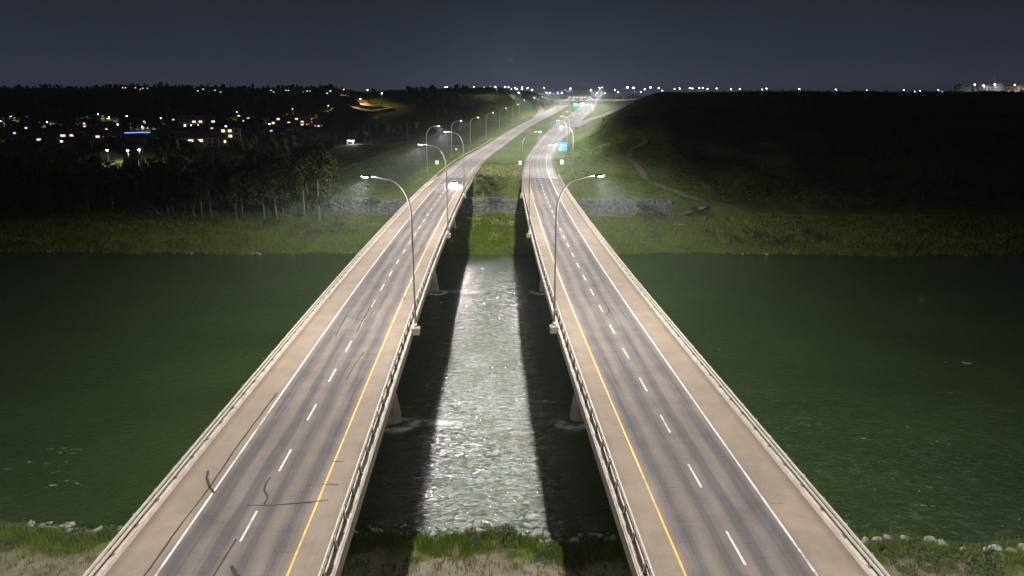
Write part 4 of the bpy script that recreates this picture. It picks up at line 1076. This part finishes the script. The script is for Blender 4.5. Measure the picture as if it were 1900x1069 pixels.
MB().prism([(-6.5, 2.6), (-6.2, 3.0), (-4, 3.5), (-1.8, 3.0), (-1.5, 2.6), (-4, 3.1)], .3, Matrix.Translation((0, -5.3, 0))).build('porch_light_strip', M['led_blue'], o)
o = H(262, 258, 30, 12, 5.5, 'wall_b', (), 'long low building with a bright blue light strip along its roof edge', floors=1, flat=True, cols=5, name='low_building')
MB().box(-1, -6.45, 5.7, 22, .12, .55).build('roof_light_strip', M['led_blue'], o)
H(184, 264, 14, 9, 6, 'wall_a', (4, 5), 'house with pink-lit upper windows among dark trees', winm='win_pink')
H(212, 268, 11, 9, 6.5, 'wall_b', (4,), 'house with one cool white lit window among dark trees', winm='win_cool')
H(331, 256, 15, 9, 5.5, 'wall_c', (2,), 'orange-walled house between two gabled houses')
H(350, 253, 9, 13, 6.5, 'wall_a', (), 'beige house with its gable end towards the river')
H(309, 250, 10, 13, 6.0, 'wall_a', (), 'beige gabled house beside the long blue-lit building')
o = H(366, 236, 40, 18, 13, 'wall_b', (8, 9, 11), 'large pale building fronted by violet-white lamps', floors=3, flat=True, cols=6, name='office_building')
for k in range(4): MB().box(-13 + 6.5 * k, -9.4, 2.6, 1.6, .5, 1.0).build('wall_lamp', M['led_violet'], o)
H(457, 226, 26, 14, 11, 'wall_a', (1, 2, 6, 8), 'apartment block with scattered warm windows below the lower hairpin lamp', floors=3, flat=True, cols=4, name='apartment_block')
H(520, 231, 24, 14, 9, 'wall_a', (0, 3, 5), 'low apartment block with warm windows beside the violet-lit doorway', floors=2, flat=True, cols=4, name='apartment_block')
H(563, 233, 34, 14, 14, 'wall_c', (0, 2, 3, 7, 9, 11, 14), 'tall apartment block with many orange-lit windows at the foot of the hill', floors=4, flat=True, cols=5, name='apartment_block')
H(594, 236, 18, 12, 7, 'wall_a', (0, 1, 2, 3), 'house row with a strip of pink-lit windows at the hill foot', cols=4, winm='win_pink')
H(116, 262, 18, 10, 6, 'wall_a', (3, 4, 5), 'house with a row of lit upper windows at the wood edge')
o = H(651, 268, 4.6, 6, 3.0, 'wall_a', (), 'small white lit garage at the end of the farm track', floors=1, flat=True, cols=1, name='garage')
o.children[0].data.materials[0] = M['sign_white']
l_ = bpy.data.lights.new('garage_light', 'POINT'); l_.energy = 2600; l_.color = (.95, .95, 1); l_.shadow_soft_size = .2
lo = bpy.data.objects.new('garage_light', l_); col.objects.link(lo); lo.parent = o; lo.location = (1.5, -5, 4.2)
spots = [(20, 238), (60, 246), (95, 232), (140, 248), (165, 236), (205, 242), (235, 230), (285, 236), (300, 262), (395, 246), (410, 232), (470, 246), (495, 250), (60, 262), (30, 270), (250, 272), (120, 238), (385, 262), (480, 236), (540, 246), (330, 228), (180, 228), (45, 226), (130, 230), (225, 252), (275, 244), (320, 240), (150, 258), (90, 268), (380, 226), (440, 244), (505, 226), (540, 228), (15, 256), (255, 224), (400, 270)]
for i, (px, py) in enumerate(spots):
    H(px, py, random.uniform(10, 14), random.uniform(8, 11), random.uniform(5, 6.5), random.choice(('wall_a', 'wall_b')), (random.randrange(6), random.randrange(6)) if i % 4 < 2 else (), 'gabled house with a lit window in the dark valley town' if i % 4 < 2 else 'unlit gabled house in the dark valley town', 'lit houses of the valley town' if i % 4 < 2 else 'dark houses of the valley town', winm=('win_cool', 'win_warm', 'win_pink')[i % 3])
for px, py in [(233, 167), (256, 167), (270, 168), (372, 170), (405, 172), (503, 172), (530, 172), (560, 173), (575, 174), (614, 175)]:
    H(px, py, random.uniform(11, 15), 9, 6, 'wall_a', (random.randrange(6), random.randrange(6)), 'small lit house on the wooded left-hand hilltop'.replace('left-hand ', ''), 'lit houses on the wooded hilltop')
for i, (px, w, wl_) in enumerate([(1775, 15, 'wall_b'), (1792, 10, 'wall_a'), (1812, 14, 'wall_b'), (1831, 15, 'wall_a'), (1848, 16, 'wall_b'), (1868, 12, 'wall_c'), (1890, 17, 'wall_a')]):
    y_ = 628 + 8 * (i % 3); x_ = (px - 950) / F_PX * y_ * .965
    lab = {2: 'pale gabled house on the bare plateau edge, beside a bright lamp', 5: 'warm orange-lit house on the bare plateau edge'}.get(i, 'pale two-storey house in the row on the bare plateau edge')
    house(x_, y_, math.atan2(-x_, y_), w * .5, 9, 5.8, wl_, (1,) if i == 5 else (), lab, None if i in (2, 5) else 'houses on the plateau edge')
    if i != 3:
        l_ = bpy.data.lights.new('yard_light', 'POINT'); l_.energy = 4200; l_.color = (1, .8, .62) if i == 5 else (.97, .94, 1); l_.shadow_soft_size = .2
        o = empty('yard_lamp', (x_ + 5, y_ - 13, tz(x_ + 5, y_ - 13)), 0, 'short yard lamp among the houses on the bare plateau edge', 'lamp', 'yard lamps on the plateau edge')
        MB().tube([(0, 0, 0), (0, 0, 7)], .08, 6).build('pole', M['pole'], o); MB().box(0, 0, 7.15, .7, .5, .35).build('luminaire', M['lens_far'], o)
        lo = bpy.data.objects.new('lamp_light', l_); col.objects.link(lo); lo.parent = o; lo.location = (0, 0, 6.6)
TM, TH_ = MB().tube([(0, 0, 0), (0, 0, 6)], .09, 6).mesh('pole', M['pole']), MB().box(0, 0, 6.2, .75, .75, .4).mesh('luminaire', M['lens_far'])
for i, (px, py) in enumerate([(21, 217), (50, 217), (2, 227), (150, 239), (220, 235), (236, 217), (203, 219), (117, 274), (202, 294), (240, 294), (261, 293), (501, 235), (364, 217), (395, 222), (183, 213), (330, 221), (88, 228), (140, 222), (274, 226), (300, 222), (345, 239), (420, 240), (478, 222), (530, 218), (555, 222), (15, 248), (70, 252), (165, 226), (265, 240)]):
    x_, y_ = on_ground(px, py + 7); o = empty('town_lamp', (x_, y_, tz(x_, y_)), 0, 'small glowing street lamp among the houses of the valley town', 'street lamp', 'lamps of the valley town')
    link('pole', TM, o); link('luminaire', TH_, o)
    if i % 2 == 0:
        l_ = bpy.data.objects.new('lamp_light', lamp_light((1.0, .86, .80), 7000.0, 'round')); col.objects.link(l_); l_.parent = o; l_.location = (0, 0, 5.7)
up = MB().tube([(0, 0, -.5), (0, 0, 14)], [.16, .10], 6).mesh('pole', M['wood']); ua = MB().box(0, 0, 13.2, 2.6, .14, .16).mesh('cross_arm', M['wood'])
for px, py in [(757, 264), (676, 271), (687, 272), (408, 250)]:
    x_, y_ = on_ground(px, py); o = empty('utility_pole', (x_, y_, tz(x_, y_)), random.uniform(0, 3), 'slim wooden utility pole in the dark field below the hill', 'utility pole', 'utility poles in the dark field')
    link('pole', up, o); link('cross_arm', ua, o)

# ================================================================== damp night air
hz = bpy.data.materials.new('haze'); hz.use_nodes = True; hn = hz.node_tree; hn.nodes.clear()
ho = hn.nodes.new('ShaderNodeOutputMaterial'); pv = hn.nodes.new('ShaderNodeVolumePrincipled')
pv.inputs['Color'].default_value = (.82, .90, 1.0, 1); pv.inputs['Density'].default_value = HAZE; pv.inputs['Anisotropy'].default_value = .35
hn.links.new(pv.outputs[0], ho.inputs['Volume'])
hb_ = MB().box(0, 3450, 38, 7300, 7300, 86).build('haze', hz); tag(hb_, kind='stuff')
